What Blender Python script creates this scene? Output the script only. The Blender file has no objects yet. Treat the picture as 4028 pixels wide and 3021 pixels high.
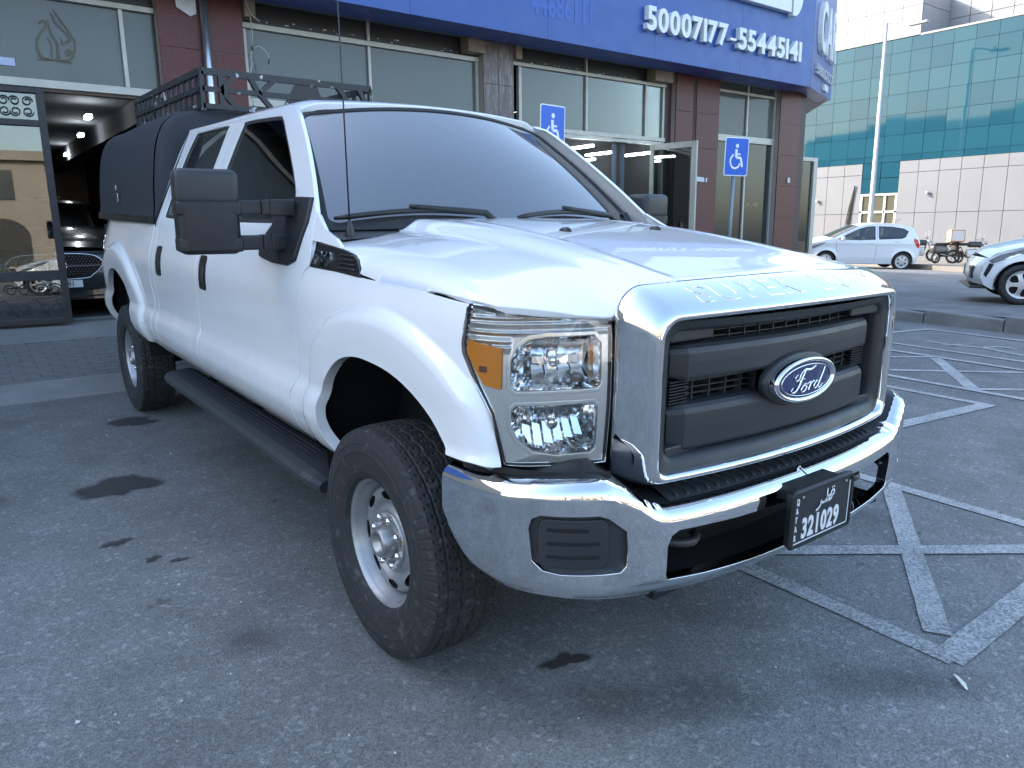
import bpy, bmesh, math, random
import numpy as np
from mathutils import Vector, Matrix
from mathutils.geometry import delaunay_2d_cdt
R = math.radians
random.seed(7)
SC = bpy.context.scene
COL = SC.collection

# ------------------------------------------------------------------ camera
cd = bpy.data.cameras.new('camera')
cam = bpy.data.objects.new('camera', cd); COL.objects.link(cam)
SC.camera = cam
CAM = Vector((-2.0421, -2.1425, 1.5096))
yaw, pit, rol = 0.654209, -0.229951, 0.006911
f_ = Vector((math.sin(yaw)*math.cos(pit), math.cos(yaw)*math.cos(pit), math.sin(pit)))
r_ = Vector((math.cos(yaw), -math.sin(yaw), 0)); u_ = r_.cross(f_)
r2 = math.cos(rol)*r_ + math.sin(rol)*u_; u2 = -math.sin(rol)*r_ + math.cos(rol)*u_
cam.matrix_world = Matrix(((r2.x, u2.x, -f_.x, CAM.x), (r2.y, u2.y, -f_.y, CAM.y), (r2.z, u2.z, -f_.z, CAM.z), (0, 0, 0, 1)))
cd.sensor_fit = 'HORIZONTAL'; cd.sensor_width = 36.0; cd.lens = 36.0*0.731258
cd.clip_start = 0.05; cd.clip_end = 2000

# ------------------------------------------------------------------ sky, sun, exposure
SUN_EL, SUN_AZ = 27.0, 30.0        # azimuth measured from +Y towards -X
w = bpy.data.worlds.new('World'); SC.world = w; w.use_nodes = True
wn = w.node_tree; wn.nodes.clear()
sky = wn.nodes.new('ShaderNodeTexSky'); sky.sky_type = 'NISHITA'; sky.sun_disc = False
sky.sun_elevation = R(SUN_EL); sky.sun_rotation = R(-SUN_AZ)
sky.air_density = 1.2; sky.dust_density = 2.8; sky.ozone_density = 1.8
bg = wn.nodes.new('ShaderNodeBackground'); bg.inputs['Strength'].default_value = 0.15
wo = wn.nodes.new('ShaderNodeOutputWorld')
wn.links.new(sky.outputs[0], bg.inputs['Color']); wn.links.new(bg.outputs[0], wo.inputs[0])
sd = bpy.data.lights.new('sun', 'SUN'); sd.energy = 2.0; sd.angle = R(0.5); sd.color = (1.0, 0.95, 0.88)
sun = bpy.data.objects.new('sun', sd); COL.objects.link(sun)
to_sun = Vector((-math.sin(R(SUN_AZ))*math.cos(R(SUN_EL)), math.cos(R(SUN_AZ))*math.cos(R(SUN_EL)), math.sin(R(SUN_EL))))
sun.rotation_euler = to_sun.to_track_quat('Z', 'Y').to_euler(); sun.location = to_sun*60
vs = SC.view_settings; vs.view_transform = 'Standard'; vs.look = 'None'; vs.exposure = 2.28; vs.gamma = 1.0
vs.use_curve_mapping = False
SC.cycles.max_bounces = 8; SC.cycles.transparent_max_bounces = 12
SC.cycles.caustics_reflective = False; SC.cycles.caustics_refractive = False
SC.cycles.use_denoising = True

# ------------------------------------------------------------------ materials
MATS = {}
def lin(c):
    return tuple((x/12.92 if x <= 0.04045 else ((x+0.055)/1.055)**2.4) for x in c)
def mat(name, col=(.5, .5, .5), rough=.5, metal=0.0, coat=0.0, coat_rough=.03, bump=0.0, bscale=60.0, var=0.0, vscale=4.0,
        rvar=0.0, spec=.5, emit=None, estr=0.0, trans=0.0, alpha=1.0, col2=None, c2lo=.5, c2hi=.62, c2scale=3.0, detail=4.0, stretch=None):
    if name in MATS: return MATS[name]
    m = bpy.data.materials.new(name); m.use_nodes = True; MATS[name] = m
    nt = m.node_tree; b = nt.nodes['Principled BSDF']; N = nt.nodes.new; L = nt.links.new
    b.inputs['Base Color'].default_value = (*col, 1); b.inputs['Roughness'].default_value = rough
    b.inputs['Metallic'].default_value = metal; b.inputs['Coat Weight'].default_value = coat
    b.inputs['Coat Roughness'].default_value = coat_rough; b.inputs['Specular IOR Level'].default_value = spec
    b.inputs['Transmission Weight'].default_value = trans; b.inputs['Alpha'].default_value = alpha
    if emit: b.inputs['Emission Color'].default_value = (*emit, 1); b.inputs['Emission Strength'].default_value = estr
    tc = N('ShaderNodeTexCoord'); vec = tc.outputs['Object']
    if stretch:
        mp = N('ShaderNodeMapping'); mp.inputs['Scale'].default_value = stretch; L(vec, mp.inputs['Vector']); vec = mp.outputs[0]
    cs = None
    def noise(s, d=4.0, rough_=.6):
        n = N('ShaderNodeTexNoise'); n.inputs['Scale'].default_value = s; n.inputs['Detail'].default_value = d
        n.inputs['Roughness'].default_value = rough_; L(vec, n.inputs['Vector']); return n
    if col2 is not None:
        n = noise(c2scale, detail); mr = N('ShaderNodeMapRange'); mr.inputs[1].default_value = c2lo; mr.inputs[2].default_value = c2hi
        L(n.outputs['Fac'], mr.inputs[0]); mx = N('ShaderNodeMix'); mx.data_type = 'RGBA'
        mx.inputs['A'].default_value = (*col, 1); mx.inputs['B'].default_value = (*col2, 1)
        L(mr.outputs[0], mx.inputs['Factor']); cs = mx.outputs['Result']
    if var > 0:
        n = noise(vscale, 6.0); mr = N('ShaderNodeMapRange'); mr.inputs[1].default_value = .25; mr.inputs[2].default_value = .75
        mr.inputs[3].default_value = 1-var; mr.inputs[4].default_value = 1+var; L(n.outputs['Fac'], mr.inputs[0])
        mx = N('ShaderNodeVectorMath'); mx.operation = 'SCALE'
        if cs: L(cs, mx.inputs[0])
        else: mx.inputs[0].default_value = col
        L(mr.outputs[0], mx.inputs['Scale']); cs = mx.outputs[0]
    if cs: L(cs, b.inputs['Base Color'])
    if rvar > 0:
        n = noise(vscale*2.7, 5.0); mr = N('ShaderNodeMapRange'); mr.inputs[1].default_value = .3; mr.inputs[2].default_value = .7
        mr.inputs[3].default_value = max(0, rough-rvar); mr.inputs[4].default_value = min(1, rough+rvar)
        L(n.outputs['Fac'], mr.inputs[0]); L(mr.outputs[0], b.inputs['Roughness'])
    if bump > 0:
        n = noise(bscale, 3.0); bp = N('ShaderNodeBump'); bp.inputs['Strength'].default_value = min(1, bump); bp.inputs['Distance'].default_value = .004
        L(n.outputs['Fac'], bp.inputs['Height']); L(bp.outputs[0], b.inputs['Normal'])
    return m
def glass_mat(name, tint=(.8, .85, .85), ior=1.5, rough=0.0, boost=0.0, bump=0.0, bscale=1.5, dust=0.0):
    """thin pane: see-through tint plus fresnel mirror"""
    if name in MATS: return MATS[name]
    m = bpy.data.materials.new(name); m.use_nodes = True; MATS[name] = m
    nt = m.node_tree; nt.nodes.clear(); N = nt.nodes.new; L = nt.links.new
    o = N('ShaderNodeOutputMaterial'); t = N('ShaderNodeBsdfTransparent'); t.inputs[0].default_value = (*tint, 1)
    g = N('ShaderNodeBsdfGlossy'); g.inputs['Roughness'].default_value = rough; g.inputs[0].default_value = (1, 1, 1, 1)
    fr = N('ShaderNodeFresnel'); fr.inputs[0].default_value = ior
    ad = N('ShaderNodeMath'); ad.operation = 'ADD'; ad.use_clamp = True; ad.inputs[1].default_value = boost; L(fr.outputs[0], ad.inputs[0])
    mx = N('ShaderNodeMixShader'); L(ad.outputs[0], mx.inputs[0]); L(t.outputs[0], mx.inputs[1]); L(g.outputs[0], mx.inputs[2]); L(mx.outputs[0], o.inputs[0])
    if dust > 0:     # thin film of dust on the pane
        df = N('ShaderNodeBsdfDiffuse'); df.inputs[0].default_value = (.50, .52, .53, 1); mz = N('ShaderNodeMixShader'); tcd = N('ShaderNodeTexCoord'); nd = N('ShaderNodeTexNoise'); nd.inputs['Scale'].default_value = 2.5; nd.inputs['Detail'].default_value = 6
        L(tcd.outputs['Object'], nd.inputs['Vector']); mrd = N('ShaderNodeMapRange'); mrd.inputs[1].default_value = .3; mrd.inputs[2].default_value = .7; mrd.inputs[3].default_value = dust*.93; mrd.inputs[4].default_value = dust*1.07; L(nd.outputs['Fac'], mrd.inputs[0])
        L(mrd.outputs[0], mz.inputs[0]); L(mx.outputs[0], mz.inputs[1]); L(df.outputs[0], mz.inputs[2]); L(mz.outputs[0], o.inputs[0])
    if bump > 0:
        tc = N('ShaderNodeTexCoord'); n = N('ShaderNodeTexNoise'); n.inputs['Scale'].default_value = bscale; n.inputs['Detail'].default_value = 1
        L(tc.outputs['Object'], n.inputs['Vector']); bp = N('ShaderNodeBump'); bp.inputs['Strength'].default_value = bump; bp.inputs['Distance'].default_value = .02
        L(n.outputs['Fac'], bp.inputs['Height']); L(bp.outputs[0], g.inputs['Normal']); L(bp.outputs[0], fr.inputs['Normal'])
    return m

# ------------------------------------------------------------------ mesh helpers
class MB:
    def __init__(s): s.v = []; s.f = []; s.n = []; s.flat = []
    def add(s, verts, faces, normals=None, smooth=False):
        o = len(s.v); s.v += [tuple(p) for p in verts]
        s.n += [tuple(q) for q in normals] if normals is not None else [(0, 0, 0)]*len(verts)
        s.f += [tuple(i+o for i in fc) for fc in faces]; s.flat += [not smooth]*len(faces); return s
    def box(s, x0, x1, y0, y1, z0, z1, bev=0.0, mtx=None):
        if bev > 0:
            bm = bmesh.new(); bmesh.ops.create_cube(bm, size=1)
            for v in bm.verts: v.co = Vector((x0+(v.co.x+.5)*(x1-x0), y0+(v.co.y+.5)*(y1-y0), z0+(v.co.z+.5)*(z1-z0)))
            bmesh.ops.bevel(bm, geom=list(bm.edges), offset=bev, segments=2, profile=.6, affect='EDGES')
            return s.bm(bm, mtx, smooth=False)
        P = [Vector((x, y, z)) for z in (z0, z1) for y in (y0, y1) for x in (x0, x1)]
        if mtx: P = [mtx @ p for p in P]
        return s.add(P, [(0, 2, 3, 1), (4, 5, 7, 6), (0, 1, 5, 4), (2, 6, 7, 3), (0, 4, 6, 2), (1, 3, 7, 5)])
    def bm(s, bm, mtx=None, smooth=True):
        bm.verts.ensure_lookup_table(); bm.verts.index_update()
        s.add([(mtx @ v.co if mtx else v.co.copy()) for v in bm.verts], [[v.index for v in f.verts] for f in bm.faces], smooth=smooth); bm.free(); return s
    def tube(s, pts, rad, n=8, smooth=True, caps=True, flat=None):
        """round tube along pts; rad number or list; flat=(vector, ratio) squashes"""
        pts = [Vector(p) for p in pts]; k = len(pts); rads = rad if isinstance(rad, (list, tuple)) else [rad]*k
        V = []; up = None
        for i, p in enumerate(pts):
            t = (pts[min(i+1, k-1)]-pts[max(i-1, 0)]).normalized()
            if up is None: up = Vector((0, 0, 1)) if abs(t.z) < .9 else Vector((1, 0, 0))
            a = t.cross(up); a = a.normalized() if a.length > 1e-6 else t.orthogonal().normalized()
            b = a.cross(t).normalized(); up = b
            for j in range(n):
                q = 2*math.pi*j/n; V.append(p+rads[i]*(math.cos(q)*a+math.sin(q)*b))
        F = [(i*n+j, i*n+(j+1) % n, (i+1)*n+(j+1) % n, (i+1)*n+j) for i in range(k-1) for j in range(n)]
        if caps: F += [tuple(range(n-1, -1, -1)), tuple((k-1)*n+j for j in range(n))]
        return s.add(V, F, smooth=smooth)
    def beam(s, a, b, wx, wz, up=(0, 0, 1)):
        """rectangular bar from a to b, width wx sideways, wz along up"""
        a, b = Vector(a), Vector(b); t = (b-a).normalized(); up = Vector(up)
        sd_ = t.cross(up); sd_ = sd_.normalized() if sd_.length > 1e-5 else t.orthogonal().normalized(); uu = sd_.cross(t).normalized()
        P = [q+sd_*i*wx/2+uu*j*wz/2 for q in (a, b) for j in (-1, 1) for i in (-1, 1)]
        return s.add(P, [(0, 1, 3, 2), (4, 6, 7, 5), (0, 4, 5, 1), (2, 3, 7, 6), (0, 2, 6, 4), (1, 5, 7, 3)])
    def lathe(s, prof, n=48, axis='x', centre=(0, 0, 0), close=False, smooth=True):
        """prof: (axial, radius)"""
        V = []; c = Vector(centre)
        for a, r in prof:
            for j in range(n):
                q = 2*math.pi*j/n; u, v = r*math.cos(q), r*math.sin(q)
                V.append(c+Vector((a, u, v) if axis == 'x' else ((u, a, v) if axis == 'y' else (u, v, a))))
        k = len(prof); F = [(i*n+j, i*n+(j+1) % n, (i+1)*n+(j+1) % n, (i+1)*n+j) for i in range(k-1) for j in range(n)]
        if close: F.append(tuple((k-1)*n+j for j in range(n)))
        return s.add(V, F, smooth=smooth)
    def prism(s, poly, h0, h1, fmap=None, smooth=False):
        """poly in 2D extruded from h0 to h1; fmap(u,v,h)->xyz"""
        n = len(poly); fm = fmap or (lambda u, v, h: (u, v, h))
        V = [fm(u, v, h0) for u, v in poly]+[fm(u, v, h1) for u, v in poly]
        F = [tuple(range(n-1, -1, -1)), tuple(range(n, 2*n))]+[(i, (i+1) % n, n+(i+1) % n, n+i) for i in range(n)]
        return s.add(V, F, smooth=smooth)
    def grid(s, fn, nu, nv, smooth=True, wrap=False):
        V = [fn(i/(nu-1), j/(nv-1)) for i in range(nu) for j in range(nv)]
        F = [(i*nv+j, (i+1)*nv+j, (i+1)*nv+j+1, i*nv+j+1) for i in range(nu-1) for j in range(nv-1)]
        return s.add(V, F, smooth=smooth)
    def build(s, name, material, parent=None, fix=True, mirror=False):
        me = bpy.data.meshes.new(name)
        v = [(-x, y, z) for x, y, z in s.v] if mirror else s.v
        f = [fc[::-1] for fc in s.f] if mirror else s.f
        me.from_pydata(v, [], f)
        me.polygons.foreach_set('use_smooth', [not q for q in s.flat])
        if any(n != (0, 0, 0) for n in s.n):
            me.update()
            me.normals_split_custom_set_from_vertices([(-n[0], n[1], n[2]) if mirror else n for n in s.n])
        elif fix:
            bm = bmesh.new(); bm.from_mesh(me); bmesh.ops.recalc_face_normals(bm, faces=bm.faces); bm.to_mesh(me); bm.free()
        o = bpy.data.objects.new(name, me); COL.objects.link(o)
        if material: me.materials.append(material)
        if parent: o.parent = parent
        return o
def empty(name, loc=(0, 0, 0), rot=(0, 0, 0), scale=1.0):
    o = bpy.data.objects.new(name, None); COL.objects.link(o); o.location = loc; o.rotation_euler = rot; o.scale = (scale,)*3; o.empty_display_size = .2
    return o
def tag(o, label=None, cat=None, group=None, kind=None):
    if label: o['label'] = label
    if cat: o['category'] = cat
    if group: o['group'] = group
    if kind: o['kind'] = kind
    return o
def inst(src, name, parent, loc=(0, 0, 0), rot=(0, 0, 0), scale=None):
    o = bpy.data.objects.new(name, src.data if hasattr(src, 'data') else src); COL.objects.link(o); o.parent = parent; o.location = loc; o.rotation_euler = rot
    if scale: o.scale = scale
    return o
def copy_tree(o, parent=None):
    c = o.copy(); COL.objects.link(c); c.parent = parent
    for ch in list(o.children): copy_tree(ch, c)
    return c
def spline(pts, n=8, closed=False):
    """Catmull-Rom through 2D/3D pts"""
    P = [np.array(p, float) for p in pts]; k = len(P); out = []
    rng = range(k) if closed else range(k-1)
    for i in rng:
        p0 = P[(i-1) % k] if closed or i > 0 else 2*P[0]-P[1]; p1 = P[i]; p2 = P[(i+1) % k]
        p3 = P[(i+2) % k] if closed or i+2 < k else 2*P[-1]-P[-2]
        for j in range(n):
            t = j/n; out.append(tuple(.5*((2*p1)+(-p0+p2)*t+(2*p0-5*p1+4*p2-p3)*t*t+(-p0+3*p1-3*p2+p3)*t**3)))
    if not closed: out.append(tuple(P[-1]))
    return out
def rrect(x0, x1, z0, z1, r=.02, n=5):
    rr = r if isinstance(r, (list, tuple)) else [r]*4     # BL, BR, TR, TL
    out = []
    for (cx, cz, a0), q in zip(((x0+rr[0], z0+rr[0], 180), (x1-rr[1], z0+rr[1], 270), (x1-rr[2], z1-rr[2], 0), (x0+rr[3], z1-rr[3], 90)), rr):
        for j in range(n+1):
            a = R(a0+90*j/n); out.append((cx+q*math.cos(a), cz+q*math.sin(a)))
    return out
def ell(cx, cz, a, b, n=32): return [(cx+a*math.cos(2*math.pi*i/n), cz+b*math.sin(2*math.pi*i/n)) for i in range(n)]
def resample(poly, res, closed=True):
    out = []; k = len(poly)
    for i in range(k if closed else k-1):
        a = np.array(poly[i]); b = np.array(poly[(i+1) % k]); d = np.linalg.norm(b-a)
        if d < 1e-9: continue
        m = max(1, int(math.ceil(d/res)))
        for j in range(m): out.append(tuple(a+(b-a)*j/m))
    return out
def inpoly(P, poly):
    P = np.asarray(P); x, y = P[:, 0], P[:, 1]; ins = np.zeros(len(P), bool); q = np.asarray(poly); k = len(q); j = k-1
    for i in range(k):
        xi, yi = q[i]; xj, yj = q[j]
        c = ((yi > y) != (yj > y)); dy = (yj-yi) if yj != yi else 1e-12
        ins ^= c & (x < (xj-xi)*(y-yi)/dy+xi); j = i
    return ins
def dist_poly(P, poly):
    P = np.asarray(P); best = np.full(len(P), 1e9); q = np.asarray(poly); k = len(q)
    for i in range(k):
        a = q[i]; b = q[(i+1) % k]; ab = b-a; t = np.clip(((P-a)@ab)/max(1e-12, ab@ab), 0, 1)
        d = np.linalg.norm(P-(a+t[:, None]*ab), axis=1); best = np.minimum(best, d)
    return best
def panel(outline, fmap, res=.04, holes=(), rim=.015, roll=.003, flip=False, mb=None, hole_rim=None, lines=()):
    """sheet over a 2D outline (with holes) carried by fmap(u,v)->xyz, smooth analytic normals, rolled rim"""
    out = resample(outline, res); hs = [resample(h, res) for h in holes]
    area = sum(out[i-1][0]*out[i][1]-out[i][0]*out[i-1][1] for i in range(len(out)))
    if area < 0: out = out[::-1]
    hs = [h if sum(h[i-1][0]*h[i][1]-h[i][0]*h[i-1][1] for i in range(len(h))) < 0 else h[::-1] for h in hs]
    a = np.array(out); lo, hi = a.min(0), a.max(0)
    gx, gy = np.meshgrid(np.arange(lo[0]+res/2, hi[0], res), np.arange(lo[1]+res/2, hi[1], res)); G = np.stack([gx.ravel(), gy.ravel()], 1)
    if len(G):
        k = inpoly(G, out)
        for h in hs: k &= ~inpoly(G, h)
        G = G[k]
        if len(G):
            k = dist_poly(G, out) > res*.45
            for h in hs: k &= dist_poly(G, h) > res*.45
            G = G[k]
    verts = list(out); edges = []; loops = []
    def loop(L0, n): edges.extend((L0+i, L0+(i+1) % n) for i in range(n)); loops.append((L0, n))
    loop(0, len(out))
    for h in hs: o = len(verts); verts += h; loop(o, len(h))
    for ln in lines:       # creases the triangulation has to follow
        P_ = np.array(resample(ln, res*.8, False)); kk = inpoly(P_, out) & (dist_poly(P_, out) > res*.3); 
        if len(G): G = G[np.min(np.linalg.norm(G[:, None, :]-P_[None, :, :], axis=2), axis=1) > res*.4]
        prev = None
        for q_, ok in zip(P_, kk):
            if ok:
                verts.append(tuple(q_)); cur = len(verts)-1
                if prev is not None: edges.append((prev, cur))
                prev = cur
            else: prev = None
    verts += [tuple(g) for g in G]
    rv, re, rf, _, _, _ = delaunay_2d_cdt([Vector(v) for v in verts], edges, [], 0, 1e-7)
    rv = np.array([(v[0], v[1]) for v in rv]); rf = np.array([f for f in rf if len(f) == 3])
    cen = rv[rf].mean(1); k = inpoly(cen, out)
    for h in hs: k &= ~inpoly(cen, h)
    rf = rf[k]
    e = 1e-4
    def nrm(u, v):
        p1 = np.array(fmap(u+e, v))-np.array(fmap(u-e, v)); p2 = np.array(fmap(u, v+e))-np.array(fmap(u, v-e))
        n = np.cross(p1, p2); l = np.linalg.norm(n); n = n/l if l > 1e-15 else np.array([0, 0, 1.]); return -n if flip else n
    P = [fmap(u, v) for u, v in rv]; Nn = [nrm(u, v) for u, v in rv]
    T = [tuple(t) if not flip else tuple(t[::-1]) for t in rf.tolist()]
    mb = mb or MB(); mb.add(P, T, Nn, smooth=True)
    if rim:
        for li, pts in enumerate([out]+hs):
            n = len(pts); V = []; NN = []; dp = (hole_rim if (li > 0 and hole_rim is not None) else rim)
            for i, p in enumerate(pts):
                pa = np.array(fmap(*p)); na = nrm(*p)
                tg = np.array(fmap(*pts[(i+1) % n]))-np.array(fmap(*pts[i-1])); tg = tg/(np.linalg.norm(tg)+1e-12)
                o_ = np.cross(tg, na) if not flip else np.cross(na, tg); o_ /= (np.linalg.norm(o_)+1e-12)
                V += [pa, pa+o_*roll*.7-na*roll, pa+o_*roll*.7-na*dp]; NN += [na, o_, o_]
            F = []
            for i in range(n):
                j = (i+1) % n
                for q in (0, 1):
                    fc = (i*3+q, i*3+q+1, j*3+q+1, j*3+q); F.append(fc if not flip else fc[::-1])
            mb.add(V, F, NN, smooth=True)
    return mb
def text_mesh(txt, size, extrude=0.0, offset=0.0, xs=1.0, align='LEFT', shear=0.0, space=1.0):
    c = bpy.data.curves.new('t', 'FONT'); c.body = txt; c.size = size; c.extrude = extrude; c.offset = offset; c.align_x = align; c.shear = shear; c.space_character = space
    c.resolution_u = 4
    o = bpy.data.objects.new('t', c); COL.objects.link(o)
    dg = bpy.context.evaluated_depsgraph_get(); me = bpy.data.meshes.new_from_object(o.evaluated_get(dg))
    V = [(v.co.x*xs, v.co.y, v.co.z) for v in me.vertices]; F = [tuple(p.vertices) for p in me.polygons]
    bpy.data.objects.remove(o); bpy.data.curves.remove(c); bpy.data.meshes.remove(me)
    return V, F
def put_text(mb, txt, size, fmap, **kw):
    V, F = text_mesh(txt, size, **kw); mb.add([fmap(*v) for v in V], F); return mb
def interp(xs, ys):
    xs = np.array(xs, float); ys = np.array(ys, float); h = np.diff(xs); d = np.diff(ys)/h; m = np.zeros(len(xs)); m[0] = d[0]; m[-1] = d[-1]
    for i in range(1, len(xs)-1):
        if d[i-1]*d[i] > 0: w1 = 2*h[i]+h[i-1]; w2 = h[i]+2*h[i-1]; m[i] = (w1+w2)/(w1/d[i-1]+w2/d[i])
    def f(x):
        if x <= xs[0]: return float(ys[0]+m[0]*(x-xs[0]))
        if x >= xs[-1]: return float(ys[-1]+m[-1]*(x-xs[-1]))
        i = int(np.searchsorted(xs, x))-1; i = max(0, min(i, len(h)-1)); t = (x-xs[i])/h[i]
        return float(ys[i]*(1+2*t)*(1-t)**2+h[i]*m[i]*t*(1-t)**2+ys[i+1]*t*t*(3-2*t)+h[i]*m[i+1]*t*t*(t-1))
    return f
def ss(a, b, x):
    t = max(0.0, min(1.0, (x-a)/(b-a))); return t*t*(3-2*t)

M_white = mat('white_paint', (.80, .81, .82), .35, coat=1.0, coat_rough=.02, var=.025, vscale=3.0, spec=.4)
def road_dust(m, lo=.58, hi=.98, amount=.42):
    nt = m.node_tree; b = nt.nodes['Principled BSDF']; N = nt.nodes.new; L = nt.links.new; src = b.inputs['Base Color'].links[0].from_socket; tc = N('ShaderNodeTexCoord'); sp = N('ShaderNodeSeparateXYZ'); L(tc.outputs['Object'], sp.inputs[0])
    a = N('ShaderNodeMapRange'); a.inputs[1].default_value = hi; a.inputs[2].default_value = lo; L(sp.outputs['Z'], a.inputs[0]); n = N('ShaderNodeTexNoise'); n.inputs['Scale'].default_value = 9; n.inputs['Detail'].default_value = 9; n.inputs['Roughness'].default_value = .75; L(tc.outputs['Object'], n.inputs['Vector'])
    c = N('ShaderNodeMapRange'); c.inputs[1].default_value = .42; c.inputs[2].default_value = .75; c.inputs[4].default_value = amount; L(n.outputs['Fac'], c.inputs[0]); q = N('ShaderNodeMath'); q.operation = 'MULTIPLY'; L(a.outputs[0], q.inputs[0]); L(c.outputs[0], q.inputs[1])
    mx = N('ShaderNodeMix'); mx.data_type = 'RGBA'; L(q.outputs[0], mx.inputs['Factor']); L(src, mx.inputs['A']); mx.inputs['B'].default_value = (.36, .31, .25, 1); L(mx.outputs['Result'], b.inputs['Base Color'])
road_dust(M_white)
M_chrome = mat('chrome', (.78, .79, .80), .035, metal=1.0)
M_plast = mat('black_plastic', (.011, .012, .014), .48, bump=.12, bscale=900, rvar=.08, vscale=5)
M_plast2 = mat('grey_plastic', (.024, .026, .029), .45, bump=.06, bscale=700, rvar=.06, vscale=4)
M_dark = mat('dark_cavity', (.006, .006, .007), .9)
M_rubber = mat('rubber', (.014, .014, .015), .62, bump=.15, bscale=300, rvar=.1)
M_tint = glass_mat('tinted_glass', (.14, .15, .15), 1.5, boost=.02)
M_wind = glass_mat('windshield_glass', (.16, .18, .18), 1.55, boost=.16, dust=.06)
M_clear = glass_mat('clear_lens', (.96, .97, .97), 1.5, boost=.02)
# ================================================================== PICKUP TRUCK
truck = empty('pickup_truck')
tag(truck, 'white crew cab pickup truck with chrome grille and dark bed canopy', 'pickup truck')
M_canopy = mat('canopy_fabric', (.024, .027, .034), .78, bump=.25, bscale=420, var=.10, vscale=3)
M_trim = mat('black_trim', (.012, .012, .013), .35)
M_step = mat('step_plastic', (.030, .034, .040), .55, bump=.2, bscale=500, var=.2, vscale=6)
M_refl = mat('lamp_reflector', (.90, .91, .92), .10, metal=1.0)
M_lampwhite = mat('lamp_bezel', (.86, .87, .86), .20, metal=.6)
M_amber = mat('amber_lens', (1.0, .32, .01), .35, coat=.15, spec=.3, bump=.1, bscale=250)
M_steel = mat('wheel_silver', (.36, .37, .38), .42, metal=.6, var=.10, vscale=10, rvar=.1)
M_steel2 = mat('hub_steel', (.34, .345, .35), .38, metal=.7, var=.15, vscale=30, col2=(.22, .13, .07), c2lo=.62, c2hi=.72, c2scale=22)
M_tyre = mat('tyre_rubber', (.021, .0215, .0225), .74, bump=.35, bscale=160, col2=(.11, .112, .115), c2lo=.56, c2hi=.80, c2scale=26, detail=8)

# plan line of the body side: s = y between the corners, arc length round the front corner and the tucked tail
PL = [(-.65, -.765), (-.75, -.735), (-.85, -.69), (-.918, -.645), (-.95, -.605), (-.972, -.555), (-.982, -.45), (-.985, -.30), (-.985, -.10), (-.985, .5), (-.985, 2.0), (-.985, 4.0),
      (-.983, 4.25), (-.972, 4.45), (-.942, 4.70), (-.90, 4.95), (-.855, 5.15)]
_pl = [np.array(p) for p in PL]; _s = [0.0]*len(_pl); i0 = 7
_s[i0] = -.30
for i in range(i0-1, -1, -1): _s[i] = _s[i+1]-np.linalg.norm(_pl[i]-_pl[i+1])
for i in range(i0+1, len(_pl)): _s[i] = _s[i-1]+np.linalg.norm(_pl[i]-_pl[i-1])
_px = interp(_s, [p[0] for p in PL]); _py = interp(_s, [p[1] for p in PL])
def plan(s):
    p = np.array([_px(s), _py(s)]); d = np.array([_px(s+.002)-_px(s-.002), _py(s+.002)-_py(s-.002)]); d /= np.linalg.norm(d)
    return p, np.array([-d[1], d[0]])
def s_of_x(x): return float(np.interp(x, [-.985, -.982, -.972, -.95, -.918, -.85, -.75, -.65][::1], [_s[7], _s[6], _s[5], _s[4], _s[3], _s[2], _s[1], _s[0]]))
sec = interp([.55, .58, .61, .66, .72, .765, .81, .845, .868, .885, .95, 1.05, 1.15, 1.21, 1.26, 1.31, 1.36, 1.41, 1.47, 1.60, 1.75, 1.90, 1.96],
             [.84, .885, .925, .968, .996, 1.005, 1.002, .991, .980, .9765, .9760, .982, .984, .979, .966, .950, .936, .921, .897, .843, .780, .718, .692])
def polar(c, pts):
    a = sorted((math.atan2(z-c[1], y-c[0]), math.hypot(y-c[0], z-c[1])) for y, z in pts); return [q[0] for q in a], [q[1] for q in a]
FA = [(.30, .605), (.336, .66), (.352, .735), (.348, .815), (.314, .897), (.244, .967), (.153, 1.018), (.042, 1.045), (-.073, 1.047), (-.205, 1.034), (-.324, .998), (-.424, .941), (-.486, .872)]
FO = [(.50, .60), (.50, .80), (.47, .93), (.449, .991), (.403, 1.055), (.268, 1.146), (.125, 1.193), (.004, 1.212), (-.134, 1.217), (-.258, 1.201), (-.371, 1.171), (-.477, 1.129), (-.55, 1.081), (-.611, 1.023), (-.645, .943), (-.66, .86)]
RA = [(3.42, .71), (3.502, .854), (3.596, .969), (3.714, 1.030), (3.83, 1.062), (3.94, 1.075), (4.08, 1.058), (4.20, 1.01), (4.30, .92), (4.36, .82), (4.40, .70), (4.42, .63)]
RO = [(3.10, .70), (3.20, .90), (3.38, 1.08), (3.587, 1.20), (3.828, 1.255), (4.033, 1.255), (4.25, 1.20), (4.43, 1.07), (4.54, .90), (4.58, .64)]
FC, RC = (-.03, .70), (3.95, .70)
FA = spline(FA, 3); RA = spline(RA, 3)
fai, fao, rai, rao = [interp(*polar(c_, spline(q_, 2) if k_ else q_)) for c_, q_, k_ in ((FC, FA, 0), (FC, FO, 1), (RC, RA, 0), (RC, RO, 1))]
def flare(y, z):
    out = 0.0
    for c, I, O, A in ((FC, fai, fao, .036), (RC, rai, rao, .038)):
        if abs(y-c[0]) > .8: continue
        a = math.atan2(z-c[1], y-c[0]); r = math.hypot(y-c[0], z-c[1])
        if a < -2.2: a += 2*math.pi
        a = max(-.45, min(3.25, a)); ri = I(a); ro = O(a); q = (ro-r)/max(.03, ro-ri)
        amp = A*(.35+.65*ss(-.1, .7, a))*(1-.35*ss(2.5, 3.0, a))
        q = max(0.0, q); out += amp*((1-(1-min(1, q/.34))**2)*.85+.15*ss(0, .2, q))*(1-.10*ss(.5, 1.0, q))
    return out
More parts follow.
